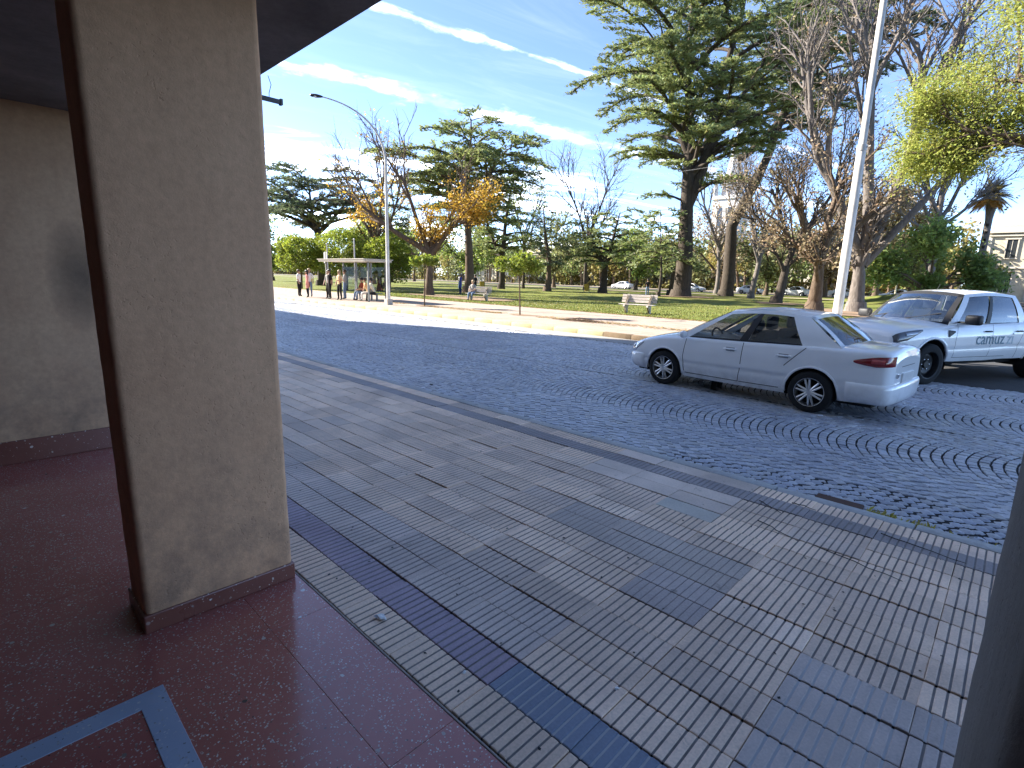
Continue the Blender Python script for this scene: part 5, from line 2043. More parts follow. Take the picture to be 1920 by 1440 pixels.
# --- bright lime tree at the right edge
leafy('lime_leaved_tree', (1.75, 30.5, .2), 'bright yellow-green tree overhanging from the right edge above the pickup',
      [((0, 0, 0), (-.06, .0, 1), 7.4, .30), ((-.3, 0, 6.6), (-.95, -.35, .42), 4.8, .16), ((-.3, 0, 6.8), (-.75, .25, .8), 5.4, .18), ((-.3, .1, 7.0), (-.35, -.55, 1.0), 5.6, .17), ((-.3, 0, 6.9), (.25, .1, 1.0), 6.2, .15), ((-.2, 0, 6.6), (.9, -.6, .55), 5.0, .15), ((-.3, .1, 7.2), (-.1, .5, 1.0), 6.2, .17), ((-.3, 0, 6.4), (-.9, -.1, .22), 4.0, .13)],
      [(6, .50, .55, .45, .07, .00), (6, .55, .60, .5, .10, -.01), (5, .55, .65, .5, .12, -.03), (3, .6, .7, .5, .15, -.05)], L_LIME, B_BROWN, 51, .13, .06, 40, .32, flatz=.35, var=.22, lift=-.2,
      keep=lambda T, rs: (rs.random(len(T)) < .95) & (T[:, 2] > 6.0) & (T[:, 0] < 1.5))
# yellowish tree just behind the pickup, rust foliage
leafy('autumn_tree', (-8.0, 74.0, 0), 'tall straight grey trunk with tawny leaves behind the leafy shrub',
      [((0, 0, 0), (0, 0, 1), 14, .55), ((0, 0, 9), (-.6, -.5, .8), 6, .2), ((0, 0, 8), (.6, .5, .6), 5.5, .2), ((0, 0, 7), (-.9, -.8, .4), 6, .2)],
      SPEC_BARE[:4], L_RUST, B_GREY, 52, .3, .2, 4, .4, keep=lambda T, rs: (rs.random(len(T)) < .6) & (T[:, 2] < 11))
leafy('autumn_tree', (-13.5, 78.0, 0), 'tawny leaved tree behind the globe lamps',
      [((0, 0, 0), (0, 0, 1), 5, .4), ((0, 0, 4), (-.6, -.5, .9), 6, .2), ((0, 0, 4), (.6, .5, .9), 6, .2), ((0, 0, 4), (.0, .1, 1), 6, .2)],
      SPEC_BARE[:4], L_RUST, B_BROWN, 53, .3, .2, 7, .4, hue=np.array([1.05, 1.15, .9]), keep=lambda T, rs: rs.random(len(T)) < .8)

# --- clipped round citrus trees, young street trees, shrub
def round_tree(name, base, label, H, r, tall, seed, leafm, n, ln, wd, group=None, bark=B_BROWN, tr=.1, sq=.85):
    rs = np.random.default_rng(seed)
    t = tree_root(name, base, label, 'tree', group)
    segs = []
    c = np.array([0, 0, tall])
    segs.append((0, 0, -.1, .05, .05, tall - r * .6, tr, tr * .8))
    for k in range(16):
        a = rs.uniform(0, 6.28)
        d = unit(np.array([math.cos(a), math.sin(a), rs.uniform(.1, 1.2)]))
        s = np.array([.05, .05, tall - r * .6])
        m = s + d * r * .5
        segs.append((*s, *m, tr * .5, tr * .3))
        for q in range(4):
            e = m + unit(d + rs.normal(0, .5, 3)) * r * .5
            segs.append((*m, *e, tr * .25, .01))
    wood(segs, 'trunk', bark, t)
    v = rs.normal(0, 1, (n, 3))
    v /= np.linalg.norm(v, axis=1, keepdims=True)
    lump = 1 + .13 * np.sin(v[:, 0] * 5 + seed) + .13 * np.sin(v[:, 1] * 6 + 1.3 * seed) + .11 * np.sin(v[:, 2] * 7 + seed) + .06 * np.sin(v[:, 0] * 13 + v[:, 2] * 11)
    rad = r * lump * np.where(rs.random(n) < .7, rs.uniform(.82, 1.05, n), rs.uniform(.4, .85, n))
    hole = np.sin(v[:, 0] * 9 + seed) + np.sin(v[:, 1] * 8 - seed) + np.sin(v[:, 2] * 9) > -1.55
    P = c + v * rad[:, None] * np.array([1, 1, sq])
    P, v = P[hole], v[hole]
    g = G()
    V, F, C = leaves(P, v, ln, wd, rs, .9, .32, .8)
    g.add(V, F, c=C)
    g.build('crown', leafm, t)
    return t
GC = 'clipped round trees behind the bus stop'
round_tree('round_tree', (-49.8, 22.6, 0), 'clipped round green tree beside the stucco pillar edge', 4.6, 2.1, 3.2, 61, L_CITRUS, 11000, .19, .11, GC)
round_tree('round_tree', (-46.5, 25.5, 0), 'largest clipped round green tree above the shelter roof', 5.5, 2.75, 3.4, 62, L_CITRUS, 16000, .19, .11, GC)
round_tree('round_tree', (-42.8, 27.8, 0), 'clipped round green tree right behind the tall street lamp', 4.9, 2.3, 3.1, 63, L_CITRUS, 11000, .19, .11, GC)
GY = 'young staked street trees'
def young(base, label, h, r, seed, lean, off, n):
    rs = np.random.default_rng(seed)
    t = tree_root('young_tree', base, label, 'tree', GY)
    g = G()
    P = np.array([(0, 0, -.05), (lean[0] * .4, lean[1] * .4, h * .45), (lean[0], lean[1], h)])
    segs = [(*P[0], *P[1], .035, .03), (*P[1], *P[2], .03, .022)]
    for c, rr in off:
        e = P[2] + np.array(c)
        segs.append((*P[2], *e, .018, .008))
        for q in range(5):
            segs.append((*e, *(e + rs.normal(0, rr * .5, 3)), .008, .004))
    wood(segs, 'trunk', B_BROWN, t, .02)
    PP = []
    for c, rr in off:
        k = int(n * rr ** 2)
        v = rs.normal(0, 1, (k, 3))
        v /= np.linalg.norm(v, axis=1, keepdims=True)
        PP.append(P[2] + np.array(c) + v * rr * rs.uniform(.35, 1.05, (k, 1)) * np.array([1, 1, .8]))
    PP = np.concatenate(PP)
    g = G()
    V, F, C = leaves(PP, rs.normal(0, 1, PP.shape), .15, .10, rs, .8, .3, .8)
    g.add(V, F, c=C)
    g.build('crown', L_CITRUS, t)
young((-15.66, 16.7, 0), 'young street tree with round yellow-green head in front of the lawn', 1.85, .5, 71, (-.10, -.02), [((-.55, -.5, .28), .42), ((.12, .12, .42), .58), ((.5, .45, .2), .40), ((-.1, -.1, .05), .35)], 1500)
young((-22.5, 16.7, 0), 'young street tree with a tiny leafy tuft beside the tall street lamp', 2.0, .4, 72, (.02, .0), [((-.35, -.3, .25), .36), ((.3, .3, .30), .38), ((0, 0, .40), .34)], 1600)
# leafy shrub on the bank
leafy('shrub', (-6.6, 60.5, .7), 'rounded glossy green shrub on the bank right of the globe lamps',
      [((0, 0, 0), (0, 0, 1), 1.3, .22), ((0, 0, .8), (-.8, -.8, .8), 3.8, .14), ((0, 0, .8), (.8, .8, .8), 3.8, .14), ((0, 0, .9), (.2, -.3, 1), 4.0, .14), ((0, 0, .9), (-.3, .3, 1), 4.0, .14), ((0, 0, .7), (1, .6, .35), 4.0, .12), ((0, 0, .7), (-1, -.6, .4), 3.4, .12)],
      [(6, .5, .6, .45, .08, .02), (6, .55, .65, .5, .1, .02), (5, .55, .7, .5, .12, .0)], L_GREEN, B_BROWN, 54, .34, .18, 24, .36, flatz=.6)

# --- palm
def palm(base, label, H, seed):
    rs = np.random.default_rng(seed)
    t = tree_root('palm_tree', base, label, 'tree')
    segs = []
    zs = np.linspace(-.1, H, 16)
    for i in range(15):
        segs.append((.15 * math.sin(zs[i] * .2), 0, zs[i], .15 * math.sin(zs[i + 1] * .2), 0, zs[i + 1], .42 if i > 12 else .34, .46 if i > 11 else .34))
    wood(segs, 'trunk', B_GREY, t)
    g = G()
    for k in range(150):
        az = rs.uniform(0, 6.28)
        el = rs.uniform(-.7, 1.4)
        L = rs.uniform(1.7, 2.4) * (1 if el > -.3 else .85)
        d = np.array([math.cos(az) * math.cos(el), math.sin(az) * math.cos(el), math.sin(el)])
        s = np.linspace(0, 1, 9)
        P = np.array([0, 0, H]) + d * L * s[:, None] + np.array([0, 0, -1.0]) * (L * .42 * s[:, None] ** 2 * math.cos(el))
        g.tube(P, np.linspace(.035, .008, 9), 3, cap=False, c=np.array([.9, .85, .7]))
        side = unit(np.cross(d, [0, 0, 1.0]))
        for q in range(26):
            f = .15 + .85 * q / 26
            p = np.array([np.interp(f, s, P[:, a]) for a in range(3)])
            tl = .50 * math.sin(.4 + f * 2.4) + .08
            for sg in (-1, 1):
                e = p + (side * sg * .8 + d * .6 + np.array([0, 0, -.35])) * tl
                wv = unit(np.cross(e - p, [0, 0, 1.0])) * .035
                tint = rs.uniform(.7, 1.3) * (np.array([1, 1, 1]) if el > -.1 else np.array([1.35, .9, .6]))
                g.add([p - wv, p + wv, e], np.array([[0, 1, 2]]), c=tint)
    g.build('crown', L_PALM, t)
palm((-4.6, 80.0, 0), 'palm tree with a round tawny crown near the cream building', 11.8, 81)

# --- trees at the back of the park
GB = 'trees at the back of the park'
back = [(-72, 44, 11, 0, 'mid-green tree filling the gap behind the round trees'),
        (-84, 55, 13, 1, 'pale olive tree behind the flat-topped cedar'),
        (-66, 58, 12, 0, 'leafy green tree behind the yellow tree limbs'),
        (-58, 70, 12, 1, 'olive tree just behind the broad green cedar'),
        (-47, 78, 10, 0, 'green tree low in the gap left of the tall cedar'),
        (-36, 84, 13, 2, 'tawny tree far behind the small cedar'),
        (-27, 80, 10, 1, 'olive tree far behind the tall cedar trunk'),
        (-20, 82, 12, 2, 'tawny tree far behind the slender grey trunk'),
        (-15.5, 88, 11, 1, 'olive tree far behind the leaning trunk'),
        (-12, 92, 9, 0, 'green tree far back behind the bare sycamore stems'),
        (-90, 36, 9, 0, 'green tree far down the street end of the park'),
        (-98, 70, 14, 1, 'large olive tree far beyond the shelter')]
for i, (x, y, h, kd, lb) in enumerate(back):
    s = h / 12
    leafy('park_tree', (x, y, 0), lb, [((0, 0, 0), (0, 0, 1), 3.4 * s, .32), ((0, 0, 2.8 * s), (-.7, -.5, 1), 5.2 * s, .2), ((0, 0, 2.8 * s), (.6, .7, 1), 5.2 * s, .2), ((0, 0, 3 * s), (.1, -.3, 1), 6.4 * s, .2), ((0, 0, 2.6 * s), (-.2, .8, .7), 4.6 * s, .18), ((0, 0, 2.6 * s), (.8, -.4, .6), 4.6 * s, .18)],
          [(5, .55, .55, .45, .08, .03), (5, .58, .6, .5, .1, .02), (5, .55, .65, .5, .12, .0)], [L_GREEN, L_OLIVE, L_RUST][kd], B_BROWN, 200 + i, .42, .28, (16, 14, 9)[kd], .55, GB)

# ================================================================== BACKGROUND BUILDINGS, FAR CARS
M_CREAM = stucco_mat('cream_facade', (.50, .44, .32), (.60, .54, .41), .1)
M_PALE = stucco_mat('pale_facade', (.46, .44, .40), (.56, .54, .50), .1)
M_STONE = stucco_mat('cornice_stone', (.52, .47, .38), (.60, .55, .46), .1)
M_ROOFG = flat('roof_grey', (.22, .21, .20), .8)
def far_building(name, label, x0, x1, y, h, storeys, bay, mat, depth=10):
    b = tag(empty(name, (x0, y, 0)), label, 'building')
    w = x1 - x0
    g = G()
    g.box((0, .3, 0), (w, depth, h))
    wl_ = g.build('wall', mat, b)
    g = G()
    g.box((-.3, -.25, h), (w + .3, depth + .2, h + .35))
    g.box((-.15, -.05, h - .45), (w + .15, .3, h - .25))
    g.build('cornice', M_STONE, b)
    g = G()
    g.box((0, .1, h + .35), (w, .4, h + 1.1))
    g.build('parapet', mat, b)
    for st in range(storeys - 1):
        z = h * (st + 1) / storeys
        g = G()
        g.box((-.05, .1, z - .12), (w + .05, .3, z + .12))
        g.build('string_course', M_STONE, b)
    n = int(w / bay)
    wm = fm = sm = None
    for st in range(storeys):
        z0 = h * st / storeys + h / storeys * .28
        zh = h / storeys * .52
        for k in range(n):
            cx = (k + .5) * w / n
            if wm is None:
                g = G()
                g.box((-.55, .22, 0), (.55, .295, zh))
                wm = g.mesh('window', M_WGLASS)
                g = G()
                for a in ((-.70, -.55), (.55, .70)):
                    g.box((a[0], .12, -.05), (a[1], .299, zh + .05))
                g.box((-.85, .08, zh + .05), (.85, .299, zh + .22))
                g.box((-.03, .19, .01), (.03, .22, zh - .01))
                fm = g.mesh('frame', M_STONE)
                g = G()
                g.box((-.8, .05, -.16), (.8, .299, -.052))
                sm = g.mesh('sill', M_STONE)
            wo = link('window', wm, b, (cx, 0, z0))
            link('frame', fm, wo)
            link('sill', sm, wo)
            if k < n - 1:
                pass
    for k in range(n + 1):
        g = G()
        g.box((k * w / n - .22, .16, 0), (k * w / n + .22, .302, h - .45))
        g.build('pilaster', M_STONE, b)
    return b
far_building('public_building', 'cream two-storey classical building beyond the palm at right', -5.2, 34, 104, 9.6, 2, 4.6, M_CREAM, 14)
far_building('terrace_building', 'low pale building line seen between the trunks at right', -34, -8.5, 110, 6.0, 1, 4.2, M_PALE)
far_building('terrace_building', 'long pale low building seen under the tall cedar boughs', -75, -36, 112, 7.0, 2, 3.6, M_PALE)
far_building('terrace_building', 'distant cream building low behind the yellow tree', -125, -80, 108, 8.0, 2, 4.0, M_CREAM)
# church tower far away
ct = tag(empty('church_tower', (-70, 168, -9)), 'far pale stone tower with a spire showing right of the twin cedar stems', 'tower')
M_TOWER = stucco_mat('tower_stone', (.52, .50, .49), (.60, .58, .57), .1)
g = G()
g.box((-4, -4, 0), (4, 4, 36))
g.box((-4.4, -4.4, 35.4), (4.4, 4.4, 36.4))
tw = g.build('shaft', M_TOWER, ct)
for sx in (-3.6, 3.6):
    for sy in (-3.6, 3.6):
        g = G()
        g.lathe([(.8, 36.4), (.8, 38.5), (.001, 42.5)], 'z', (sx, sy, 0), 8)
        g.build('pinnacle', M_TOWER, ct)
g = G()
g.lathe([(3.3, 36.4), (3.3, 40), (2.9, 40.5), (.12, 56), (.1, 58)], 'z', (0, 0, 0), 8)
g.build('spire', M_TOWER, ct)
for sx in (-1.6, 1.6):
    g = G()
    g.box((sx - .7, -4.05, 27), (sx + .7, -3.96, 33))
    g.build('belfry_opening', M_WGLASS, tw)
# distant wood that reads as one mass
def far_wood():
    """crowns and bare trunks of the far row, too many and too far to tell apart"""
    rs = np.random.default_rng(300)
    Ps = []
    segs = []
    for k in range(210):
        x = -330 + k * 1.55 + rs.normal(0, .8)
        y = 99 + rs.uniform(0, 7) + abs(x) * .06
        h = rs.uniform(6, 12.5)
        r = rs.uniform(2.2, 3.8)
        m = int(520 * (r / 3) ** 2)
        v = rs.normal(0, 1, (m, 3))
        v /= np.linalg.norm(v, axis=1, keepdims=True)
        c = np.array([x, y, h - r * .9])
        Ps.append(c + v * r * (rs.uniform(.45, 1.1, (m, 1))) * np.array([1, 1, .95]) * (1 + .25 * np.sin(v[:, :1] * 5 + k)))
        segs.append((x, y, -.2, x + rs.normal(0, .4), y, h - r * .6, .22, .14))
    m = 16000
    x = rs.uniform(-330, -9, m)
    Ps.append(np.stack([x, 101 + rs.uniform(0, 3, m) + np.abs(x) * .06, rs.uniform(0, 1, m) ** .7 * (2.0 + .9 * np.sin(x * .35) + .6 * np.sin(x * .9))], -1))
    P = np.concatenate(Ps)
    g = G()
    V, F, C = leaves(P, rs.normal(0, 1, P.shape), .62, .42, rs, .9, .35, .8)
    hue = np.array([[1, 1, 1], [1.25, 1.0, .75], [.85, 1.0, .8]])[np.repeat(rs.choice(3, len(Ps)), [len(p) for p in Ps])]
    g.add(V, F, c=C * np.repeat(hue, 4, 0))
    frusta(g, segs, 6, 1)
    tag(g.build('distant_wood', [L_OLIVE, B_BROWN]), 'far band of olive trees closing the view behind the park', 'trees', kind='stuff')
far_wood()

# parked cars on the back street: same sedan, seen tiny
spots = [(-18.5, 86.5, 0, 'far white car parked between the leaning trunk and the pollard'), (-25.0, 86.3, 180, 'far white car parked right of the tall cedar trunk'),
         (-31.5, 86.6, 0, 'far white car parked left of the slender grey trunk'), (-12.6, 86.4, 180, 'far white car parked behind the globe lamps'),
         (-41.0, 86.5, 0, 'far white car parked behind the small cedar'), (-8.0, 86.5, 0, 'far white car nearest the cream building'), (-55.0, 86.4, 180, 'far white car glimpsed below the broad green cedar')]
for x, y, rz, lb in spots:
    c = tag(empty('parked_car', (x, y, -.04), R(rz)), lb, 'car', 'cars parked on the back street')
    for ch in SEDAN.children:
        if ch.name.split('.')[0] in ('body', 'roof', 'windscreen', 'rear_window', 'side_window', 'wheel', 'pillar', 'window_frame', 'screen_surround'):
            copy_tree(ch, c)

# ================================================================== PEOPLE
def cloth(name, c):
    return flat('cloth_' + name, c, .9, 0, .2, .15, 18)
SKIN = flat('skin', (.42, .25, .17), .55, 0, .4)
HAIR = {'dark': flat('hair_dark', (.02, .015, .012), .5), 'brown': flat('hair_brown', (.07, .04, .022), .5), 'fair': flat('hair_fair', (.32, .22, .11), .5)}
SHOE = flat('shoe', (.03, .028, .026), .6)
def person(loc, rz, label, top, legs, hair='dark', pose='stand', h=1.66, long_hair=False, seed=0, coat=False, group=None, bag=None, parent_scale=1.0):
    rs = np.random.default_rng(seed + 900)
    s = h / 1.72
    J, E, tagz, rad = [], [], [], []
    def j(p, r, t):
        J.append(np.array(p, float) * s)
        rad.append(r * s)
        tagz.append(t)
        return len(J) - 1
    def e(*ix):
        for a, b in zip(ix[:-1], ix[1:]):
            E.append((a, b))
    sit = pose in ('sit', 'lean', 'drive')
    hz = .52 if sit else .95
    lean = {'stand': .0, 'walk': .03, 'sit': .02, 'lean': .22, 'drive': -.12}[pose]
    pel = j((0, 0, hz), (.145), 'L')
    wa = j((0, lean * .35, hz + .20), .125, 'T')
    chx = j((0, lean * .8, hz + .42), .150, 'T')
    sh = j((0, lean, hz + .53), .095, 'T')
    nk = j((0, lean + .01, hz + .60), .052, 'S')
    hd = j((0, lean + .03, hz + .70), .088, 'S')
    ht = j((0, lean + .02, hz + .79), .075, 'S')
    e(pel, wa, chx, sh, nk, hd, ht)
    for sg in (-1, 1):
        a = j((sg * .165, lean - .01, hz + .49), .062, 'T')
        if pose == 'drive':
            el = j((sg * .23, lean + .24, hz + .28), .047, 'T')
            wr = j((sg * .16, lean + .48, hz + .36), .034, 'S')
            hn = j((sg * .15, lean + .56, hz + .38), .036, 'S')
        elif sit:
            el = j((sg * .23, lean + .06, hz + .24), .047, 'T')
            wr = j((sg * .13, .30, hz + .14), .034, 'S')
            hn = j((sg * .10, .38, hz + .13), .038, 'S')
        else:
            sw = rs.normal(0, .10)
            fold = rs.random() < .35
            el = j((sg * .225, -.02 + sw * .5, hz + .22), .047, 'T')
            wr = j((sg * (.08 if fold else .235), .20 if fold else .04 + sw, hz + (.24 if fold else -.02)), .034, 'T' if coat else 'S')
            hn = j((sg * (.02 if fold else .23), .24 if fold else .07 + sw, hz + (.26 if fold else -.11)), .036, 'S')
        e(sh, a, el, wr, hn)
        hp = j((sg * .095, 0, hz - .04), .105, 'L')
        if sit:
            kn = j((sg * (.12 + .03 * rs.random()), .42, hz - .02), .068, 'L')
            an = j((sg * .13, .42 + rs.uniform(-.05, .10), .09), .045, 'L')
            to = j((sg * .14, .56, .035), .042, 'B')
            he = j((sg * .13, .40, .04), .040, 'B')
        else:
            st = (sg * .16 if pose == 'walk' else rs.normal(0, .03))
            kn = j((sg * .105, .03 + st * .6, .50), .070, 'L')
            an = j((sg * .11, -.02 + st, .09), .046, 'L')
            to = j((sg * .125, .13 + st, .035), .042, 'B')
            he = j((sg * .11, -.03 + st, .04), .040, 'B')
        e(pel, hp, kn, an, he)
        e(an, to)
    if coat:
        for k in range(len(tagz)):
            pass
    me = bpy.data.meshes.new('person_rig')
    me.from_pydata([tuple(p) for p in J], E, [])
    o = bpy.data.objects.new('person_rig', me)
    COL.objects.link(o)
    md = o.modifiers.new('skin', 'SKIN')
    md.branch_smoothing = .4
    md.use_smooth_shade = True
    sv = me.skin_vertices[0].data
    for k, r_ in enumerate(rad):
        fx = 1.25 if k in (0, 1, 2) else 1.0
        sv[k].radius = (r_ * (fx if k != 3 else 1.15), r_ * (.82 if k in (0, 1, 2, 3) else 1))
    sv[0].use_root = True
    o.modifiers.new('sub', 'SUBSURF').levels = 1
    dg = bpy.context.evaluated_depsgraph_get()
    m2 = bpy.data.meshes.new_from_object(o.evaluated_get(dg))
    bpy.data.objects.remove(o)
    bpy.data.meshes.remove(me)
    m2.materials.clear()
    for mt in (top, legs, SKIN, SHOE):
        m2.materials.append(mt)
    n = len(m2.polygons)
    cen_ = np.zeros(n * 3)
    m2.polygons.foreach_get('center', cen_)
    cen_ = cen_.reshape(-1, 3)
    # nearest bone decides what the face wears
    A = np.array([J[a] for a, b in E])
    B = np.array([J[b] for a, b in E])
    tg = [tagz[b] if tagz[a] == tagz[b] else (tagz[b] if tagz[b] in 'SB' else tagz[a]) for a, b in E]
    tg = ['T' if (tagz[a] == 'L' and tagz[b] == 'T') else t for (a, b), t in zip(E, tg)]
    d = B - A
    t_ = np.clip(((cen_[:, None] - A) * d).sum(-1) / (d * d).sum(-1), 0, 1)
    dist_ = np.linalg.norm(cen_[:, None] - (A + d * t_[..., None]), axis=-1)
    near_ = dist_.argmin(1)
    code = {'T': 0, 'L': 1, 'S': 2, 'B': 3}
    mi = np.array([code[tg[k]] for k in near_])
    if coat:
        mi[(mi == 1) & (cen_[:, 2] > (.62 if not sit else .40) * s)] = 0
    m2.polygons.foreach_set('material_index', mi.astype(np.int32))
    m2.polygons.foreach_set('use_smooth', np.ones(n, bool))
    p = link('person', m2, None, loc, rz)
    tag(p, label, 'person', group)
    # hair and face
    hc = np.array((0, lean + .012, hz + .745)) * s
    g = G()
    g.ball(tuple(hc + np.array([0, -.022, .03]) * s), .108 * s, sq=(.98, 1.0, 1.0))
    if long_hair:
        g.ball(tuple(hc + np.array([0, -.06, -.10]) * s), .10 * s, sq=(1.05, .6, 1.5))
    g.build('hair', HAIR[hair], p, smooth=180)
    g = G()
    g.ball(tuple(hc + np.array([0, .088, -.035]) * s), .017 * s, sq=(.8, 1.1, 1.4), seg=8, rings=6)
    g.build('nose', SKIN, p, smooth=180)
    fd = flat('face_dark', (.06, .03, .025), .4)
    for nm, mt, at, rr_, sq in (('ear', SKIN, (-.092, -.005, -.03), .022, (.4, .8, 1.2)), ('ear', SKIN, (.092, -.005, -.03), .022, (.4, .8, 1.2)), ('eye', fd, (-.033, .08, -.005), .011, (1, 1, 1)), ('eye', fd, (.033, .08, -.005), .011, (1, 1, 1)), ('mouth', fd, (0, .08, -.075), .014, (1.6, .5, .5))):
        g = G()
        g.ball(tuple(hc + np.array(at) * s), rr_ * s, sq=sq, seg=8, rings=6)
        g.build(nm, mt, p, smooth=180)
    if bag is not None:
        g = G()
        g.box((.18, -.12, .62), (.34, .10, .95), bev=.04)
        g.tube([(.20, -.02, .94), (.0, .10, 1.40), (-.14, .02, 1.45)], .012, 5)
        g.build('bag', bag, p, smooth=50)
    return p
WHT, PNK, BLK, NVY, GRY, DEN, TAN, RED, BLU = [cloth(n, c) for n, c in (('white', (.80, .77, .74)), ('pink', (.80, .36, .30)), ('black', (.02, .02, .022)), ('navy', (.02, .035, .12)), ('grey', (.34, .33, .32)), ('denim', (.16, .22, .33)), ('tan', (.68, .46, .26)), ('brick', (.35, .09, .06)), ('blue', (.05, .08, .30)))]
CR = cloth('cream', (.74, .66, .48))
GP = 'people at the bus stop'
person((-33.75, 15.15, 0), R(-60), 'person in white top and dark trousers, leftmost of the standing trio', WHT, BLK, 'brown', h=1.62, seed=1, group=GP)
person((-33.1, 15.55, 0), R(-130), 'person in pale top, middle of the standing trio', WHT, DEN, 'fair', h=1.70, seed=2, group=GP)
person((-32.15, 14.95, 0), R(150), 'person in salmon coat with a red bag, right of the standing trio', PNK, BLK, 'dark', h=1.60, seed=3, coat=True, long_hair=True, group=GP, bag=RED)
person((-30.7, 15.6, 0), R(200), 'person in grey jacket at the left end of the shelter', GRY, BLK, 'dark', h=1.62, seed=4, group=GP)
person((-30.05, 15.35, 0), R(170), 'person all in black with a bag under the shelter roof', BLK, BLK, 'dark', h=1.68, seed=5, group=GP, bag=BLK)
person((-29.6, 16.1, 0), R(140), 'person in denim and grey behind the one in black', GRY, DEN, 'brown', h=1.66, seed=6, group=GP)
person((-28.75, 15.3, 0), R(190), 'long-haired person in tan and black in mid shelter', TAN, BLK, 'fair', h=1.64, seed=7, long_hair=True, group=GP)
person((-28.6, 16.66, -.02), R(180), 'person in brick top seated on the shelter bench', RED, DEN, 'dark', 'sit', seed=8, group=GP)
person((-27.75, 16.6, -.02), R(150), 'person in tan jacket and white trousers leaning forward on the bench', TAN, WHT, 'brown', 'lean', seed=9, group=GP)
person((-27.2, 16.65, -.02), R(140), 'person in cream hoodie leaning forward at the bench end', CR, BLK, 'dark', 'lean', seed=10, group=GP)
person((-35.6, 30.3, 0), R(160), 'woman in long blue coat standing under the yellow tree', BLU, NVY, 'dark', h=1.66, seed=11, coat=True, long_hair=True)
person((-26.75, 23.86, .0), R(200), 'lone person in grey seated on the bench beside the yellow tree', GRY, DEN, 'fair', 'sit', seed=12)
person((-40.0, 36.0, 0), R(90), 'dark clothed person walking beside the umbrella cedar trunk', BLK, BLK, 'dark', 'walk', seed=13)
person((-49.5, 42.0, 0), R(30), 'person in white walking far across the lawn', WHT, DEN, 'dark', 'walk', seed=14)
person((-27.9, 48.6, .03), R(30), 'dark clothed person standing left of the tall cedar trunk', BLK, DEN, 'dark', 'stand', seed=15)
# the sedan's driver
c_, s_ = math.cos(R(174.3)), math.sin(R(174.3))
lx, ly = -.03, .36
person((-3.02 + lx * c_ - ly * s_, 8.82 + lx * s_ + ly * c_, ROAD_Z - .10), R(174.3 - 90), 'driver at the wheel inside the white sedan', BLK, BLK, 'dark', 'drive', h=1.64, seed=16)

# ================================================================== SMALL THINGS ON THE GROUND
rs = np.random.default_rng(77)
# crumpled paper
def paper(loc, r, label, seed):
    q = np.random.default_rng(seed)
    bm = bmesh.new()
    bmesh.ops.create_icosphere(bm, subdivisions=2, radius=r)
    for v in bm.verts:
        v.co *= q.uniform(.55, 1.25)
        v.co.z = v.co.z * .55 + r * .45
        v.co.x *= 1.5
    g = G()
    g.add([tuple(v.co) for v in bm.verts], [tuple(v.index for v in f.verts) for f in bm.faces])
    bm.free()
    tag(g.build('paper_scrap', flat('white_paper', (.66, .66, .66), .8), loc=loc, rot=q.uniform(0, 6)), label, 'paper scrap', 'paper scraps on the sidewalk')
paper((-1.955, 1.185, .0), .020, 'crumpled white paper scrap on the grey tile row by the terrazzo edge', 1)
paper((-1.42, 1.245, .0), .007, 'tiny white paper scrap by the violet tile row', 2)
paper((-.93, 1.62, .0), .008, 'small white paper crumb beyond the blue tiles', 3)
# twigs
M_TWIG = flat('twig', (.05, .04, .032), .8)
for i, (a, b, lb) in enumerate((((-.72, 3.52), (-.25, 3.42), 'longest dark twig lying on the pale tiles mid sidewalk'), ((-1.08, 3.62), (-.80, 3.50), 'dark twig on tiles left of the longest twig'), ((-.45, 4.02), (-.02, 3.95), 'dark twig lying along the violet row near the kerb'), ((-1.20, 3.98), (-1.03, 3.86), 'short twig on the pale tiles near the kerb'), ((-1.02, 4.12), (-.86, 4.10), 'shortest dark twig close to the kerb edge'))):
    n = 7
    t_ = np.linspace(0, 1, n)
    P = np.stack([a[0] + (b[0] - a[0]) * t_, a[1] + (b[1] - a[1]) * t_, np.full(n, .007)], -1)
    P[:, :2] += rs.normal(0, .006, (n, 2))
    g = G()
    g.tube(P, np.linspace(.0035, .0018, n), 5)
    tag(g.build('twig', M_TWIG), lb, 'twig', 'twigs on the sidewalk')
# drain outlet in the kerb, weeds, and litter
M_RUST = flat('rusty_brown', (.075, .035, .022), .85)
g = G()
g.box((-1.02, Y_KERB1 + .26, ROAD_Z - .03), (-.68, Y_KERB1 + .46, ROAD_Z + .022), bev=.012)
tag(g.build('drain_grate', M_RUST), 'rusty brown drain cover set in the cobbles near the kerb', 'drain')
L_WEED = make_leaf('weed_blades', (.36, .31, .07), (.5, .45, .09), .3)
n = 1500
x = rs.uniform(-.64, .12, n)
keepx = rs.random(n) < np.where((np.abs(x + .55) < .10) | (np.abs(x + .27) < .05), .8, .05)
x = x[keepx]
n = len(x)
P = np.stack([x, Y_KERB1 + .22 + np.abs(rs.normal(0, .05, n)), ROAD_Z + rs.uniform(.0, .05, n)], -1)
g = G()
V, F, C = leaves(P, np.tile([0, .1, 1.0], (n, 1)), .06, .014, rs, .8, .35, .6)
g.add(V, F, c=C)
tag(g.build('gutter_weeds', L_WEED), 'yellow-green weeds along the kerb gutter', 'weeds', kind='stuff')
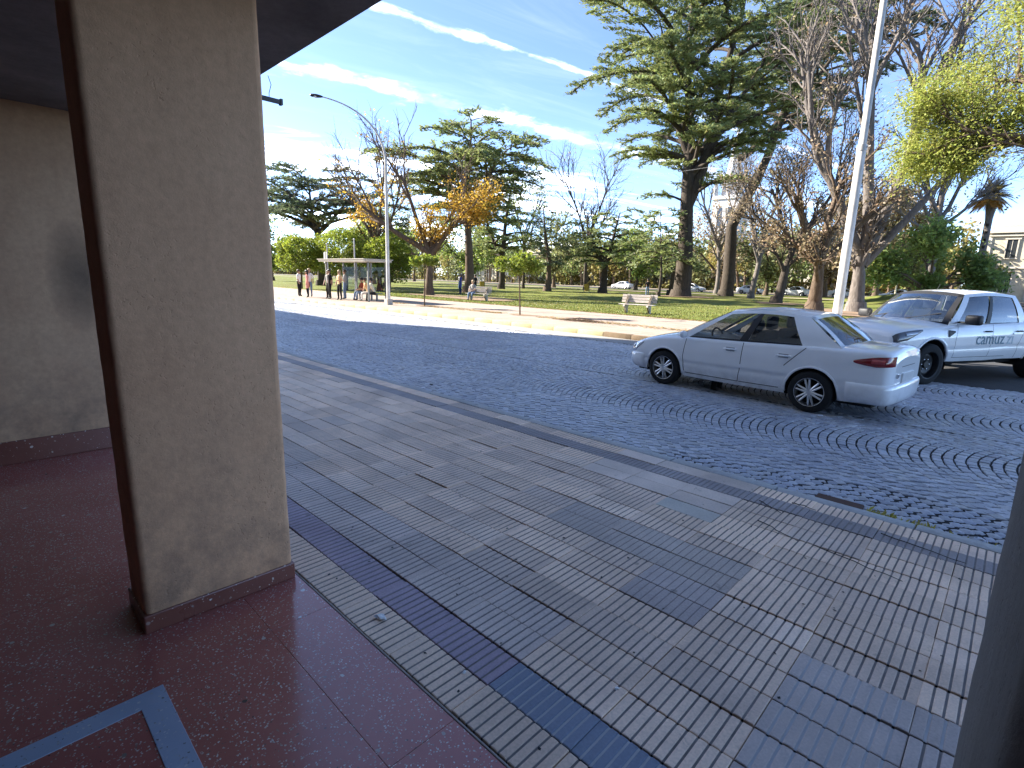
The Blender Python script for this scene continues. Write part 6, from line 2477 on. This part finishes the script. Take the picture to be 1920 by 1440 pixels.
# grey dust and dry leaves in the gutter, on pavement, on the lawn
L_DRY = make_leaf('dry_leaves', (.36, .24, .09), (.42, .3, .1), .2)
def litter(name, label, n, fx, sz, mat, seed, cat='leaves'):
    q = np.random.default_rng(seed)
    P = fx(q, n)
    g = G()
    V, F, C = leaves(P, q.normal(0, 1, (len(P), 3)) * np.array([1, 1, .15]), sz, sz * .7, q, .15, .45, .2)
    V = V.reshape(-1, 4, 3)
    V[:, :, 2] = P[:, None, 2] + (V[:, :, 2] - P[:, None, 2]) * .35 + sz * .12
    g.add(V.reshape(-1, 3), F, c=C)
    tag(g.build(name, mat), label, cat, kind='stuff')
def lawn_pts(q, n):
    x = q.uniform(-60, X_SIDE, n)
    y = Y_PAVE1 + q.uniform(0, 1, n) ** 1.6 * 40
    return np.stack([x, y, [lawn_h(a, b) - .012 for a, b in zip(x, y)]], -1)
litter('lawn_leaf_litter', 'fallen tawny leaves scattered over the lawn', 9000, lawn_pts, .13, L_DRY, 401)
def pit_pts(q, n):
    x = q.uniform(-26, -4, n)
    y = 16.7 + q.normal(0, .22, n)
    k = np.sin(x * 1.7) + np.sin(x * .6 + 1) > -.6
    return np.stack([x, y, np.full(n, .008)], -1)[k]
litter('pavement_leaf_litter', 'strip of dry leaves along the far pavement tree pits', 2600, pit_pts, .10, L_DRY, 402)
def heap_pts(q, n):
    x = -12.3 + q.normal(0, .5, n)
    y = 16.6 + q.normal(0, .22, n)
    return np.stack([x, y, .01 + .10 * np.exp(-((x + 12.3) / .5) ** 2 - ((y - 16.6) / .25) ** 2)], -1)
litter('leaf_heap', 'small brown heap of leaves and soil on the far pavement', 900, heap_pts, .09, make_leaf('brown_leaves', (.13, .08, .045), None, .1), 403)
def edge_pts(q, n):
    x = q.uniform(-30, X_SIDE - .5, n)
    y = Y_PAVE1 + np.abs(q.normal(0, .35, n)) - .15
    return np.stack([x, y, np.full(n, .01)], -1)
litter('edge_leaf_litter', 'dry leaves gathered where pavement meets lawn', 2500, edge_pts, .10, L_DRY, 404)
def kerb_pts(q, n):
    x = q.uniform(-12, .3, n)
    y = Y_KERB1 + .30 + np.abs(q.normal(0, .10, n))
    return np.stack([x, y, np.full(n, ROAD_Z + .006)], -1)
litter('gutter_litter', 'dusty bits and leaf scraps along the near kerb gutter', 900, kerb_pts, .028, make_leaf('grey_scraps', (.34, .33, .31), None, .1), 405)
def dark_pts(q, n):
    x = q.uniform(-6, .4, n)
    y = q.uniform(Y_FLOOR + .05, Y_KERB0, n)
    return np.stack([x, y, np.full(n, .0008)], -1)
litter('sidewalk_specks', 'dark specks and crumbs strewn over the sidewalk tiles', 160, dark_pts, .018, make_leaf('dark_specks', (.03, .028, .026), None, .05), 406, 'specks')
# short grass blades at the lawn's near edge
q = np.random.default_rng(410)
n = 30000
x = q.uniform(-40, X_SIDE - .2, n)
y = Y_PAVE1 + .05 + q.uniform(0, 1, n) ** 2.0 * 16
P = np.stack([x, y, np.array([lawn_h(a, b) for a, b in zip(x, y)]) + .01], -1)
g = G()
V, F, C = leaves(P, np.tile([0, 0, 1.0], (n, 1)), .085, .035, q, .9, .35, .5)
g.add(V, F, c=C)
tag(g.build('lawn_grass', make_leaf('grass_blades', (.155, .18, .05), (.24, .27, .06), .3)), 'short worn grass of the park lawn', 'grass', kind='stuff')
